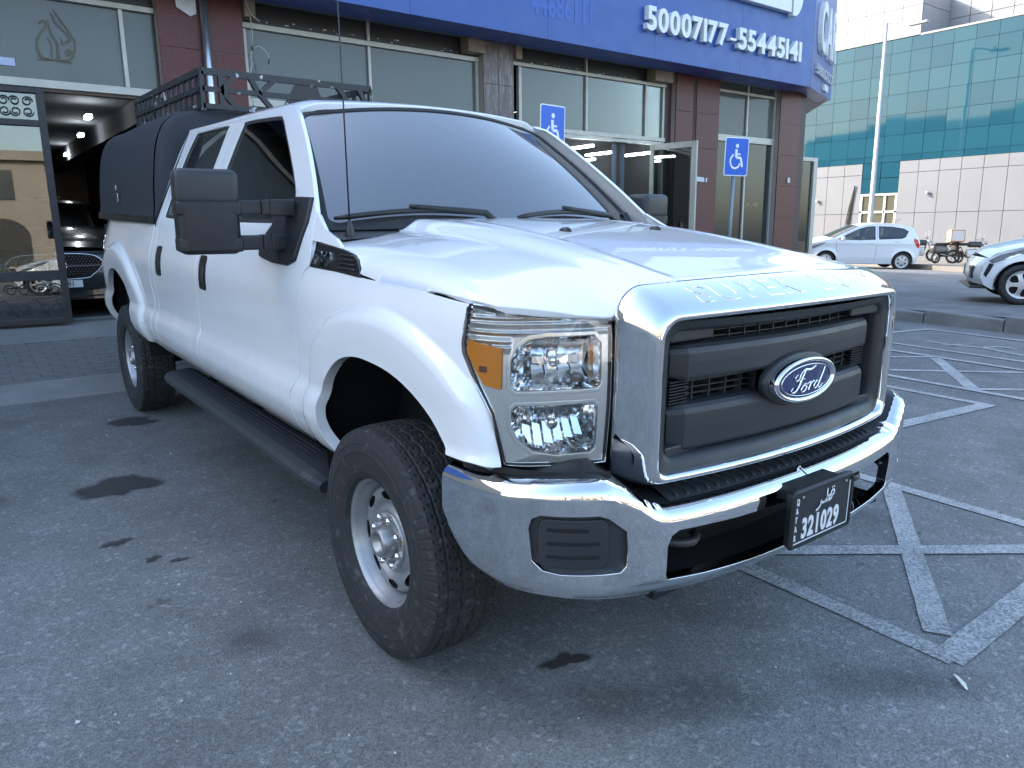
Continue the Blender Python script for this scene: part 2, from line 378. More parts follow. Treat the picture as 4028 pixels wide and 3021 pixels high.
def crease(c, I, O, a0, a1):
    out = []
    for q in (-.10, -.02, .05, .16, .34):
        out.append([(c[0]+(O(a)-q*(O(a)-I(a)))*math.cos(a), c[1]+(O(a)-q*(O(a)-I(a)))*math.sin(a)) for a in np.linspace(a0, a1, 90)])
    return out
def side(s, z, off=0.0):
    p, n = plan(s); d = sec(z)-.985+flare(s, z)+off
    return (p[0]+n[0]*d, p[1]+n[1]*d, z)
def side_off(off): return lambda s, z: side(s, z, off)
def inset(poly, d):
    out = []; n = len(poly); ar = sum(poly[i-1][0]*poly[i][1]-poly[i][0]*poly[i-1][1] for i in range(n)); sg = 1 if ar > 0 else -1
    for i in range(n):
        a, b, c = map(np.array, (poly[i-1], poly[i], poly[(i+1) % n])); t = (b-a)/(np.linalg.norm(b-a)+1e-9)+(c-b)/(np.linalg.norm(c-b)+1e-9); t /= (np.linalg.norm(t)+1e-9)
        out.append((b[0]-t[1]*d*sg, b[1]+t[0]*d*sg))
    return out
def both(name, mb, m, parent=truck, label=None):
    a = mb.build(name, m, parent); b = mb.build(name, m, parent, mirror=True)
    return a, b

# ---- fenders, doors, cab corner, bed sides
HLo = [(-.553, 1.266), (-.538, 1.216), (-.529, 1.168), (-.532, 1.140), (-.578, 1.065), (-.625, .988), (-.661, .849)]
fender = [(-.30, 1.281), (.069, 1.289), (.266, 1.296), (.488, 1.298), (.532, 1.274), (.563, 1.199), (.583, 1.111), (.592, 1.0), (.595, .93), (.592, .875), (.630, .808), (.626, .71), (.608, .64), (.598, .612),
          (.426, .606)]+FA+[(-.49, .858), (-.58, .858)]+HLo[::-1]
fender[fender.index((-.661, .849))] = (-.655, .850)
front_fenders = both('front_fender', panel(fender, side, .020, flip=True, rim=.04, lines=crease(FC, fai, fao, -.1, 2.85)), M_white)
win_f = spline([(.80, 1.452), (.79, 1.50), (.86, 1.60), (1.18, 1.835), (1.27, 1.895), (1.36, 1.912), (1.78, 1.925), (1.825, 1.895), (1.868, 1.70), (1.885, 1.47), (1.86, 1.445), (1.4, 1.44)], 4, True)
win_r = spline([(2.11, 1.452), (2.095, 1.50), (2.085, 1.72), (2.062, 1.89), (2.095, 1.928), (2.62, 1.938), (2.685, 1.915), (2.765, 1.74), (2.77, 1.48), (2.73, 1.445), (2.4, 1.44)], 4, True)
door_f = [(.608, .613), (.619, .64), (.637, .71), (.641, .808), (.603, .875), (.606, .93), (.603, 1.0), (.594, 1.111), (.574, 1.199), (.543, 1.276), (.508, 1.306), (.528, 1.392), (.552, 1.455), (.566, 1.493)]
door_f += spline([(.566, 1.493), (.72, 1.628), (.90, 1.768), (1.075, 1.890)], 5)[1:]+[(1.14, 1.927), (1.23, 1.950), (1.945, 1.958), (1.995, 1.82), (2.012, 1.70), (1.985, 1.50), (1.945, 1.38), (1.915, 1.26), (1.912, 1.119), (1.92, .99), (1.928, .80), (1.90, .70), (1.88, .613)]
door_r = [(1.889, .613), (1.909, .70), (1.937, .80), (1.929, .99), (1.921, 1.119), (1.924, 1.26), (1.954, 1.38), (1.994, 1.50), (2.021, 1.70), (2.004, 1.82), (1.954, 1.958), (2.72, 1.962), (2.775, 1.93), (2.85, 1.76), (2.87, 1.60), (2.845, 1.42), (2.838, 1.30), (2.845, 1.15), (2.84, 1.05), (2.80, .905), (2.83, .86), (2.80, .74), (2.73, .613)]
corner = [(2.739, .613), (2.809, .74), (2.839, .86), (2.809, .905), (2.849, 1.05), (2.854, 1.15), (2.847, 1.30), (2.854, 1.42), (2.879, 1.60), (2.859, 1.76), (2.784, 1.93), (2.733, 1.962), (2.86, 1.962), (2.93, 1.82), (2.955, 1.6), (2.935, 1.38), (2.93, 1.2), (2.938, 1.05), (2.90, .90), (2.955, .865), (2.955, .80), (2.85, .613)]
bed = [(2.862, .613), (2.967, .80), (2.967, .868), (2.913, .90), (2.95, 1.05), (2.942, 1.2), (2.947, 1.402), (4.0, 1.408), (5.14, 1.412), (5.15, 1.2), (5.13, .90), (5.0, .66), (4.6, .625), (4.43, .62)]+RA[::-1]+[(3.40, .68), (3.28, .660), (3.1, .640)]
fd = both('front_door', panel(door_f, side, .035, holes=[win_f], flip=True, rim=.018), M_white)
rd = both('rear_door', panel(door_r, side, .035, holes=[win_r], flip=True, rim=.018), M_white)
both('cab_corner', panel(corner, side, .03, flip=True, rim=.018), M_white)
beds = both('bed_side', panel(bed, side, .026, flip=True, rim=.04, lines=crease(RC, rai, rao, -.1, 3.1)), M_white)
tag(beds[0], 'dented white bed side behind the rear door')
for k, (drs, wn_) in enumerate(((fd, win_f), (rd, win_r))):
    ring = panel(inset(wn_, -.004), side_off(-.006), .03, holes=[inset(wn_, .016)], flip=True, rim=.012)
    gl = panel(inset(wn_, .010), side_off(-.010), .05, flip=True, rim=0)
    for q, mir in enumerate((False, True)):
        ring.build('window_seal', M_rubber, drs[q], mirror=mir); gl.build('window_pane', M_tint, drs[q], mirror=mir)
def handle(y0, y1, z0, z1):
    o = rrect(y0, y1, z0, z1, .018, 4)
    mb = panel(o, side_off(.004), .02, flip=True, rim=.01)
    g = MB().grid(lambda u, v: side(y0+.030+(y1-y0-.06)*(.5+.5*math.sin((v-.5)*math.pi)), z0+.01+(z1-z0-.05)*u, .003+.010*math.sin(math.pi*min(1, max(0, u)))**.5*math.cos((v-.5)*math.pi)), 10, 7)
    return mb, g
for drs, (y0, y1, z0, z1) in ((fd, (1.735, 1.845, 1.105, 1.272)), (rd, (2.645, 2.755, 1.110, 1.280))):
    a, b = handle(y0, y1, z0, z1)
    for q, mir in enumerate((False, True)):
        a.build('handle_cup', M_trim, drs[q], mirror=mir); b.build('door_handle', M_plast, drs[q], mirror=mir)
# dark shell behind the panel gaps, wheel wells, floor
sh = MB()
for o in ([(-.55, 1.26), (.55, 1.28), (.62, .64), (.48, .62), (.47, .90), (.30, 1.07), (0, 1.16), (-.3, 1.13), (-.50, 1.02), (-.60, .90)], [(.52, 1.28), (.55, .63), (2.95, .63), (3.0, .9), (2.98, 1.385), (2.0, 1.42), (.8, 1.43)]):
    panel(o, side_off(-.034), .08, flip=True, rim=0, mb=sh)
both('inner_shell', sh, M_dark)
pil = MB()
for a, b in (((1.90, 1.43), (2.0, 1.93)),): pil.beam(side(a[0], a[1], -.06), side(b[0], b[1], -.06), .07, .04, up=(1, 0, 0))
both('centre_pillar', pil, M_dark)
for cy, r0 in ((-.04, .52), (3.95, .54)):
    ww = MB(); ww.grid(lambda u, v, cy=cy, r0=r0: (-.93+.55*v, cy+r0*math.cos(R(-12+204*u)), .60+r0*.93*math.sin(R(-12+204*u))), 22, 2)
    ww.grid(lambda u, v, cy=cy: (-.38, cy-.6+1.2*u, .35+.85*v), 2, 2); both('wheel_well', ww, M_dark)
fl = MB(); fl.box(-.80, .80, -.5, 5.0, .52, .60); fl.box(-.42, .42, -.72, 5.1, .40, .52); fl.box(-.62, .62, -.70, .5, .60, 1.20); fl.box(-.86, .86, 2.96, 5.05, .60, 1.36)
fl.build('underbody', M_dark, truck)
ax = MB(); ax.tube([(-.86, 0, .40), (.86, 0, .40)], .05, 10); ax.tube([(-.86, 3.967, .40), (.86, 3.967, .40)], .06, 10); ax.lathe([(-.14, .06), (-.10, .16), (.10, .16), (.14, .06)], 16, 'x', (0, 3.967, .4))
ax.build('axle', M_dark, truck)

# ---- hood
zc = interp([-.80, -.72, -.60, -.47, -.30, -.10, .10, .35, .60], [1.326, 1.338, 1.362, 1.385, 1.409, 1.434, 1.452, 1.467, 1.474])
dome = interp([-.85, -.6, -.2, .2, .6], [.010, .018, .028, .042, .052])
nose = interp([0, .52, .58, .655, .72, .80, .93, 1.0], [0, 0, .018, .072, .058, .036, .010, 0])
yF = interp([0, .30, .53, .60, .655, .75, .85, .918, .95, .985], [-.800, -.795, -.782, -.774, -.764, -.735, -.690, -.645, -.605, -.45])
hood_edge = interp([-.62, -.55, -.3, .07, .15, .3, .45], [1.262, 1.270, 1.284, 1.291, 1.318, 1.352, 1.37])
def hood_z(x, y):
    ax_ = abs(x); base = zc(y); dm = dome(y)
    e0 = .50+.06*ss(-.2, -.8, -abs(y)) if False else .52
    z = base-.006*(ax_/.5)**2 if ax_ < .5 else base-.006
    z -= dm*ss(.46, .60, ax_)
    z -= .012*ss(.60, .87, ax_)+.018*max(0, ax_-.6)/.3*(1+.5*ss(-.1, -.6, y))
    ze = hood_edge(y)
    if ax_ > .83:
        t = min(1.0, (ax_-.83)/.1262); z = ze+(z-ze)*math.sqrt(max(0, 1-t*t))
    d = y-yF(ax_); z -= nose(ax_)*(1-min(1, max(0, d/.30)))**2
    if ax_ < .56: z -= .006*(1-min(1, max(0, d/.06)))**2
    # shallow crease lines along the dome
    z += .004*math.exp(-((ax_-(.40-.06*y))/.018)**2)*ss(.5, .2, y)
    return z
hl_side = [(-.955, .085), (-.957, -.1), (-.957, -.3), (-.953, -.45), (-.944, -.545)]
front = [(-.925, -.622), (-.90, -.652), (-.85, -.684), (-.75, -.729), (-.655, -.757), (-.60, -.768), (-.53, -.777), (-.30, -.790), (0, -.795)]
rear = [(0, .50), (-.25, .515), (-.42, .535), (-.50, .545), (-.60, .545), (-.76, .525), (-.83, .490), (-.88, .42), (-.918, .30), (-.938, .19)]
half = rear[1:]+hl_side+front[:-1]
hood_o = half+[front[-1]]+[(-x, y) for x, y in half[::-1]]+[rear[0]]
hood = panel(hood_o, lambda x, y: (x, y, hood_z(x, y)), .026, rim=.02, roll=.004).build('hood', M_white, truck)
for sx in (-.235, .235):
    n = MB(); z = hood_z(sx, -.09)
    n.grid(lambda u, v, sx=sx, z=z: (sx+.017*math.cos(2*math.pi*u)*math.cos(v*1.5), -.09+.03*math.sin(2*math.pi*u)*math.cos(v*1.5)-.008*v, z-.002+.016*math.sin(v*1.5)), 13, 6)
    n.build('washer_nozzle', M_trim, hood)
# cowl sides, cowl grille
cs = panel([(.27, 1.374), (.45, 1.389), (.520, 1.392), (.545, 1.455), (.558, 1.492), (.50, 1.462), (.44, 1.432), (.33, 1.404)], side_off(-.002), .02, flip=True, rim=.015)
both('cowl_corner', cs, M_white)
def cowl(u, v):   # u across -1..1, v 0 (front) .. 1 (glass)
    x = .86*u; y0 = .42+.06*(1-abs(u)**2)-.02; y = y0+(.66-y0)*v
    return (x, y, 1.396+.028*(1-u*u)+.030*v)
MB().grid(lambda a, b: cowl(2*a-1, b), 30, 8).build('cowl_panel', M_plast2, truck)
# ---- windshield
def ws(u, v, off=0.0):
    yb = .600-.155*(1-u*u); yt = 1.225-.10*(1-u*u)
    x = u*(.872+(.690-.872)*v); y = yb+(yt-yb)*v-.018*math.sin(math.pi*v); z = 1.425+(1.918-1.425)*v+.062*(1-u*u)*v+.012*math.sin(math.pi*v)+.012*(1-u*u)*(1-v)
    return (x, y-off*.62, z+off*.78)
def wso(off): return lambda u, v: ws(u, v, off)
WO = rrect(-.985, .985, .0, .985, .05, 5)
WI = rrect(-.935, .935, .05, .952, [.05, .05, .06, .06], 5)
wsh = panel(WO, wso(-.004), .05, rim=0).build('windshield', M_wind, truck)
def wtrim(o, h, off, res=.05): return panel(o, wso(off), res, holes=[h], rim=.006)
panel(WO, wso(.001), .05, holes=[rrect(-.950, .950, .045, .962, [.05, .05, .055, .055], 5)], rim=.006).build('windshield_trim', M_rubber, wsh)
for xp, u0, u1, v0 in ((-.05, -.93, -.18, .055), (.62, -.02, .72, .045)):
    wp = MB(); n = 12
    wp.tube([ws(u0+(u1-u0)*i/n, v0+.035*math.sin(math.pi*i/n)+.012*i/n, .016) for i in range(n+1)], [.006]+[.011]*(n-1)+[.006], 8)
    wp.tube([ws(u0+(u1-u0)*(.45+.5*i/6), v0+.05-.055*i/6, .034) for i in range(7)]+[ws(u1+.04, -.03, .01)], [.008, .009, .010, .011, .012, .013, .014, .016], 8)
    wp.tube([ws(u1+.04, -.035, -.01), ws(u1+.04, -.03, .03)], .018, 10)
    wp.build('wiper', M_trim, truck)
# ---- roof
def roof(x, y):
    ax_ = abs(x)/.705; t = (y-1.10)/(2.93-1.10)
    yc = 1.955+.036*math.sin(math.pi*(.18+.62*max(0, min(1, t))))
    z = yc+.026*(1-ax_**2)
    if ax_ > .80: z -= .052*((ax_-.80)/.2)**2
    fr = 1.108+.112*ax_**2
    z -= .020*(1-min(1, max(0, (y-fr)/.16)))**2
    return (x, y, z)
ro = [(-.702, 1.225), (-.60, 1.19), (-.45, 1.155), (-.25, 1.128), (0, 1.118)]
rr_ = ro+[(-x, y) for x, y in ro[:-1][::-1]]+[(.705, 2.0), (.698, 2.86), (.60, 2.93), (0, 2.945), (-.60, 2.93), (-.698, 2.86), (-.705, 2.0)]
panel(rr_, roof, .05, rim=.03, roll=.008).build('roof', M_white, truck)
# cab back wall and interior
bw = MB(); bw.add([(-.93, 2.90, .7), (.93, 2.90, .7), (.93, 2.92, 1.42), (.70, 2.86, 1.95), (-.70, 2.86, 1.95), (-.93, 2.92, 1.42)], [(0, 1, 2, 3, 4, 5)])
bw.build('cab_back', M_dark, truck)
M_seat = mat('seat_cloth', (.16, .15, .13), .85, var=.1)
seat = MB()
for sx in (-.42, .42):
    seat.box(sx-.25, sx+.25, 1.05, 1.55, .85, 1.02, .05); seat.box(sx-.25, sx+.25, 1.50, 1.66, 1.0, 1.55, .05); seat.box(sx-.13, sx+.13, 1.53, 1.63, 1.58, 1.76, .04)
seat.box(-.70, .70, 2.55, 2.75, .95, 1.50, .05)
for sx in (-.42, .42): seat.box(sx-.13, sx+.13, 2.60, 2.70, 1.52, 1.68, .04)
seat.build('seat', M_seat, truck)
dash = MB(); dash.box(-.84, .84, .62, 1.0, 1.10, 1.34, .05); dash.tube([(.36+.19*math.cos(a), 1.10+.07*math.sin(a), 1.30+.18*math.sin(a)) for a in np.linspace(0, 2*math.pi, 25)], .016, 8); dash.build('dashboard', mat('dash', (.03, .03, .033), .7), truck)
bt = MB()
for sx in (-.66,): bt.tube([(sx, 1.88, 1.78), (sx+.02, 1.72, 1.55), (sx+.2, 1.52, 1.30)], .022, 6); bt.tube([(sx, 2.68, 1.78), (sx+.02, 2.55, 1.62), (sx+.2, 2.5, 1.35)], .020, 6)
bt.build('seat_belt', mat('belt', (.20, .17, .13), .8), truck)

# ---- fender vents with badge
vo = [(.447, 1.383), (.33, 1.377), (.239, 1.369), (.165, 1.358), (.122, 1.342), (.094, 1.318), (.078, 1.294), (.266, 1.301), (.484, 1.303)]
vent = both('fender_vent', panel(vo, side_off(.006), .02, flip=True, rim=.02, roll=.006), M_trim)
for q, mir in ((0, False), (1, True)):
    sl = MB()
    for k in range(4):
        z = 1.312+.014*k; sl.tube([side(.11+.012*k+(.13-.012*k)*i/6, z, .010) for i in range(7)], .0035, 6)
    sl.build('vent_slat', M_plast, vent[q], mirror=mir)
    bd = MB()
    put_text(bd, 'F250', .062, (lambda a, b, c: side(.455-a, 1.314+b, .008+c)) if not mir else (lambda a, b, c: side(.24+a*.9, 1.314+b, .008+c)), extrude=.004, offset=.003, xs=1.15)
    bd.build('badge', M_chrome, vent[q], mirror=mir, fix=False)

# ---- chrome grille surround
gx = lambda x: -.945+.16*x*x
def gloop(hw, z0, z1, rb, rt, yf, m=14, n=8):
    pts = []
    for (cx, cz, a0, q) in ((-hw+rb, z0+rb, 180, rb), (hw-rb, z0+rb, 270, rb), (hw-rt, z1-rt, 0, rt), (-hw+rt, z1-rt, 90, rt)):
        for j in range(n+1): a = R(a0+90*j/n); pts.append((cx+q*math.cos(a), cz+q*math.sin(a)))
    out = []; k = n+1
    for c in range(4):
        arc = pts[c*k:(c+1)*k]; nx = pts[((c+1) % 4)*k]; out += arc; e = arc[-1]
        for j in range(1, m): out.append((e[0]+(nx[0]-e[0])*j/m, e[1]+(nx[1]-e[1])*j/m))
    return [(x, yf(x, z), z) for x, z in out]
def loft(mb, loops, smooth=True):
    n = len(loops[0]); V = [p for L_ in loops for p in L_]
    F = [(i*n+j, i*n+(j+1) % n, (i+1)*n+(j+1) % n, (i+1)*n+j) for i in range(len(loops)-1) for j in range(n)]
    return mb.add(V, F, smooth=smooth)
crown = lambda x: .010*(1-(x/.6)**2)
def yo(d): return lambda x, z: (gx(x)*(1-d)+(-.800+.083*x*x)*d)
def L(hw, z0, z1, rb, rt, yf):
    return [(x, y, z+(crown(x) if z > 1.15 else 0)) for x, y, z in gloop(hw, z0, z1, rb, rt, yf)]
gs = MB()
loft(gs, [L(.642, .800, 1.300, .03, .085, yo(1.06)), L(.650, .793, 1.316, .03, .085, yo(1.0)), L(.649, .790, 1.3145, .03, .082, yo(.93)), L(.643, .788, 1.305, .03, .078, yo(.70)), L(.634, .787, 1.290, .03, .072, yo(.45)), L(.624, .789, 1.272, .032, .066, yo(.20)), L(.617, .792, 1.258, .034, .062, yo(.07)),
          L(.610, .797, 1.249, .036, .060, yo(.0)), L(.604, .803, 1.243, .036, .058, lambda x, z: gx(x)-.004), L(.594, .812, 1.235, .036, .056, lambda x, z: gx(x)-.002), L(.588, .818, 1.229, .036, .055, lambda x, z: gx(x)+.008), L(.586, .820, 1.227, .036, .055, lambda x, z: gx(x)+.03)])
surround = gs.build('grille_surround', M_chrome, truck)
# embossed lettering on the sloping top of the surround
def top_pt(x, t):      # t 0 front edge .. 1 hood edge on the top face
    P = [(yo(.10)(x, 0), 1.262), (yo(.20)(x, 0), 1.272), (yo(.45)(x, 0), 1.290), (yo(.70)(x, 0), 1.305), (yo(.93)(x, 0), 1.3145)]
    k = min(3.999, max(0, t*4)); i = int(k); fr = k-i
    return Vector((x, P[i][0]+(P[i+1][0]-P[i][0])*fr, P[i][1]+(P[i+1][1]-P[i][1])*fr+crown(x)))
def on_top(a, b, c):
    t = .22+b/.105; p = top_pt(a, t); q = top_pt(a, t+.02); d = (q-p).normalized(); n = Vector((1, 0, 0)).cross(d); return p+n*(c+.0006)
for wd, x0 in (('SUPER', -.455), ('DUTY', .085)):
    V, F = text_mesh(wd, .088, extrude=.0007, offset=.002, xs=1.62, space=1.12); em = MB(); em.add([on_top(v[0]+x0, v[1], v[2]) for v in V], F); em.build('lettering', M_chrome, surround, fix=False)
# ---- grille inside
grille = MB()
loft(grille, [gloop(.588, .818, 1.228, .036, .055, lambda x, z: gx(x)+.020), gloop(.560, .838, 1.212, .04, .05, lambda x, z: gx(x)+.026), gloop(.546, .850, 1.202, .035, .045, lambda x, z: gx(x)+.034), gloop(.540, .856, 1.196, .03, .04, lambda x, z: gx(x)+.05), gloop(.536, .860, 1.192, .03, .04, lambda x, z: gx(x)+.10)])
for sx in (-1, 1):
    for z0, z1 in ((1.168, 1.205), (.845, .880)):
        grille.box(sx*.36 if sx > 0 else -.535, .535 if sx > 0 else -.36, gx(.45)+.052, gx(.45)+.10, z0, z1, .006)
grille = grille.build('grille', M_plast2, truck)
MB().add([(-.57, gx(.57)+.13, .82), (.57, gx(.57)+.13, .82), (.57, gx(.57)+.13, 1.23), (-.57, gx(.57)+.13, 1.23)], [(0, 1, 2, 3)]).build('radiator', M_dark, grille)
def gbar(z0, z1, hw=.500):
    sc = [(.085, z1-.002), (.032, z1), (.016, z1-.004), (.006, z1-.013), (.002, z1-.021), (.0, z1-.027), (-.0005, z1-.036), (-.001, (z0+z1)/2), (-.0005, z0+.020), (.0, z0+.013), (.005, z0+.004), (.018, z0), (.085, z0)]
    mb = MB(); n = 28; V = []
    for i in range(n+1):
        x = -hw+2*hw*i/n; e = min(1, (hw-abs(x))/.035); e = math.sqrt(max(0, 1-(1-e)**2))
        for dy, z in sc: V.append((x, gx(x)+.046+dy+(1-e)*.03, (z0+z1)/2+(z-(z0+z1)/2)*(.86+.14*e)))
    k = len(sc); F = [(i*k+j, (i+1)*k+j, (i+1)*k+j+1, i*k+j+1) for i in range(n) for j in range(k-1)]
    F += [tuple(range(k)), tuple(n*k+j for j in range(k-1, -1, -1))]
    return mb.add(V, F, smooth=False)
for z0, z1 in ((1.056, 1.160), (.857, .992)): gbar(z0, z1).build('grille_bar', M_plast2, grille)
M_wire = mat('grille_wire', (.035, .035, .038), .4)
ms = MB()
for k in range(-8, 9):
    x = k*.066; y = gx(x)+.105
    if abs(x) < .54: ms.box(x-.0022, x+.0022, y-.012, y+.012, .83, 1.215)
for z in (1.165, 1.183, 1.201, .990, 1.008, 1.026, 1.044, .835, .850):
    n = 20
    for i in range(n):
        x0, x1 = -.535+1.07*i/n, -.535+1.07*(i+1)/n; ms.beam((x0, gx(x0)+.104, z), (x1, gx(x1)+.104, z), .016, .0032)
ms.build('grille_mesh', M_wire, grille)
for sx in (-1, 1):
    lv = MB()
    for k in range(8): lv.box(min(sx*.43, sx*.505), max(sx*.43, sx*.505), gx(.47)+.070, gx(.47)+.10, .992+.0085*k, .995+.0085*k)
    lv.build('louvre', M_plast2, grille)
# ---- emblem
bz = MB(); n = 56
def oloop(a, b, y): return [(a*math.cos(2*math.pi*i/n), y+.16*(a*math.cos(2*math.pi*i/n))**2, 1.016+b*math.sin(2*math.pi*i/n)) for i in range(n)]
loft(bz, [oloop(.172, .082, -.892), oloop(.172, .082, -.906), oloop(.168, .078, -.914), oloop(.160, .071, -.917), oloop(.150, .061, -.915)]); bz.build('emblem_bezel', M_plast2, grille)
rg = MB(); loft(rg, [oloop(.158, .0695, -.914), oloop(.158, .0692, -.936), oloop(.154, .0650, -.945), oloop(.147, .0585, -.945), oloop(.141, .054, -.938)]); emblem = rg.build('emblem', M_chrome, grille)
M_blue = mat('emblem_blue', (.010, .022, .11), .25, coat=1.0)
MB().add(oloop(.143, .056, -.938)+[(0, -.941, 1.016)], [(i, (i+1) % n, n) for i in range(n)], smooth=True).build('emblem_plate', M_blue, emblem)
ln = MB(); loft(ln, [oloop(.1335, .0480, -.941), oloop(.132, .0468, -.9435), oloop(.1305, .0456, -.941)]); ln.build('emblem_line', M_chrome, emblem)
script = [  # strokes of the flowing lettering: (points, widths)
    ([(-.060, .022), (-.072, .012), (-.066, .000), (-.050, .006), (-.040, .024), (-.020, .033), (.006, .030), (.026, .034), (.040, .042)], [.5, 1, 1.6, 1.2, 1.2, 2.0, 2.6, 2.0, .7]),
    ([(-.018, .031), (-.030, .010), (-.044, -.014), (-.062, -.033), (-.080, -.038), (-.089, -.030), (-.082, -.020)], [1.6, 2.4, 2.6, 2.2, 1.8, 1.4, .8]),
    ([(-.050, -.004), (-.034, .003), (-.018, .002)], [.8, 1.2, .7]),
    ([(-.010, -.020), (-.026, -.022), (-.034, -.034), (-.024, -.041), (-.009, -.034), (-.004, -.021), (-.014, -.014), (-.024, -.022)], [1.2, 1.8, 1.8, 1.6, 1.8, 1.6, 1.2, 1.0]),
    ([(-.004, -.018), (.014, -.012), (.020, -.014), (.012, -.030), (.008, -.038)], [.8, 1.3, 1.6, 2.0, 1.4]),
    ([(.014, -.026), (.026, -.014), (.037, -.011), (.040, -.017)], [1.0, 1.4, 1.6, 1.1]),
    ([(.066, -.018), (.054, -.013), (.042, -.023), (.040, -.034), (.050, -.037), (.064, -.026)], [1.0, 1.8, 1.8, 1.7, 1.6, 1.1]),
    ([(.098, .030), (.084, .004), (.068, -.022), (.064, -.035), (.074, -.038), (.090, -.026)], [1.3, 1.8, 2.0, 1.9, 1.4, .7])]
st = MB()
for pts, ws_ in script:
    P = spline(pts, 5); W_ = np.interp(np.linspace(0, len(ws_)-1, len(P)), range(len(ws_)), ws_)*.0016
    V = []; 
    for i, p in enumerate(P):
        a = np.array(P[max(0, i-1)]); b = np.array(P[min(len(P)-1, i+1)]); t = (b-a)/(np.linalg.norm(b-a)+1e-9); nn = np.array([-t[1], t[0]])
        for sg, dy in ((-1, 0), (-.5, -.0022), (.5, -.0022), (1, 0)):
            q = np.array(p)*.92+nn*W_[i]*sg; V.append((q[0], -.9415+.16*q[0]**2+dy, 1.016+q[1]+.002))
    st.add(V, [(i*4+j, i*4+j+1, i*4+j+5, i*4+j+4) for i in range(len(P)-1) for j in range(3)], smooth=True)
st.build('emblem_script', M_chrome, emblem)

# ---- headlights
hlo = HLo+[(-.72, .845), (-.82, .842), (-.948, .838), (-.951, 1.0), (-.951, 1.230), (-.85, 1.240), (-.75, 1.246), (-.62, 1.258)]
def hmap(off): 
    def f(s, z):
        p, n = plan(s); d = off+.012*math.sin(math.pi*(z-.84)/.41)*ss(-.55, -.68, s); return (p[0]+n[0]*d, p[1]+n[1]*d, z)
    return f
UB = rrect(-.928, -.672, 1.047, 1.193, [.012, .012, .016, .05], 5)
LB = [(-.921, .880), (-.905, .868), (-.80, .868), (-.74, .880), (-.695, .915), (-.676, .955), (-.676, 1.000), (-.690, 1.014), (-.905, 1.014), (-.921, 1.0)]
UB = [(-.928, 1.060), (-.914, 1.047), (-.690, 1.047), (-.674, 1.062), (-.674, 1.130), (-.690, 1.165), (-.725, 1.188), (-.77, 1.194), (-.905, 1.194), (-.928, 1.170)]
AM = [(-.548, 1.174), (-.652, 1.160), (-.650, 1.058), (-.603, 1.066), (-.548, 1.142)]
hsg_o = inset(hlo, .004)
def rib(s, z):
    d = 0.0
    if z > 1.197: d = .005*math.sin(2*math.pi*(z-1.197)/.0125)
    elif z > 1.15 and s > -.675: d = .004*math.sin(2*math.pi*(z-1.15)/.012)
    return hmap(-.016+d)(s, z)
housing = panel(hsg_o, rib, .0075, holes=[UB, LB, AM], rim=.012, hole_rim=.02, flip=True)
frame_ = panel(inset(hlo, -.004), hmap(-.012), .03, holes=[inset(hlo, .004)], rim=.04, flip=True)
lens = panel(inset(hlo, .004), hmap(.0), .03, rim=.012, roll=.004, flip=True)
hl = both('headlight', frame_, M_trim)
def bowl(o, depth, steps, flutes):
    o = resample(o, .012); c = np.mean(np.array(o), 0); mb = MB(); Ls = []
    for k in range(steps+1):
        t = k/steps; sc_ = 1-.55*t**1.4; dd = -.016-depth*math.sin(t*math.pi/2)
        Ls.append([hmap(dd+(.004*math.cos(flutes*(p[0]-c[0])) if 0 < k < steps else 0))(c[0]+(p[0]-c[0])*sc_, c[1]+(p[1]-c[1])*sc_) for p in o])
    loft(mb, Ls, smooth=False); mb.f.append(tuple(range(len(mb.v)-len(o), len(mb.v)))); mb.flat.append(True)
    q = hmap(-.03-depth*.45)(c[0], c[1]); q2 = hmap(-.03-depth)(c[0], c[1]); mb.tube([q2, q], [.020, .016], 12); return mb
facet = MB()
for k in range(7):
    for z0, z1 in ((1.060, 1.075), (.885, .905)): pass
for q, mir in ((0, False), (1, True)):
    housing.build('reflector_housing', M_lampwhite, hl[q], mirror=mir)
    bowl(UB, .075, 7, 150).build('reflector', M_refl, hl[q], mirror=mir)
    bowl(LB, .080, 7, 260).build('reflector', M_refl, hl[q], mirror=mir)
    vn = MB()     # stepped reflector vanes inside each bowl
    for k in range(6):
        s0 = -.72-.030*k; vn.add([hmap(-.055)(s0, .885+.006*k), hmap(-.050)(s0-.024, .882+.006*k), hmap(-.075)(s0-.018, .94+.003*k), hmap(-.080)(s0+.004, .945+.003*k)], [(0, 1, 2, 3)])
        vn.add([hmap(-.085)(s0, .955), hmap(-.078)(s0-.026, .957), hmap(-.058)(s0-.026, .995), hmap(-.062)(s0, .995)], [(0, 1, 2, 3)])
    for k in range(4):
        s0 = -.74-.040*k; vn.add([hmap(-.050)(s0, 1.062), hmap(-.046)(s0-.036, 1.060), hmap(-.075)(s0-.034, 1.105), hmap(-.080)(s0, 1.108)], [(0, 1, 2, 3)])
        vn.add([hmap(-.085)(s0, 1.128), hmap(-.080)(s0-.038, 1.128), hmap(-.050)(s0-.034, 1.176), hmap(-.055)(s0, 1.176)], [(0, 1, 2, 3)])
    vn.build('reflector_vane', M_refl, hl[q], mirror=mir, fix=False)
    bzl = MB()
    for o in (UB, LB):
        panel(inset(o, -.006), hmap(-.012), .012, holes=[inset(o, .001)], rim=.010, roll=.005, flip=True, mb=bzl)
    bzl.build('bezel', M_lampwhite, hl[q], mirror=mir)
    am = panel(inset(AM, -.001), hmap(-.008), .012, rim=.012, roll=.004, flip=True); am.build('turn_signal', M_amber, hl[q], mirror=mir)
    panel(rrect(-.612, -.590, 1.098, 1.112, .002, 2), hmap(-.006), .02, rim=.002, flip=True).build('signal_mark', mat('amber_dark', (.16, .045, .01), .4), hl[q], mirror=mir)
    lens.build('lens', M_clear, hl[q], mirror=mir)

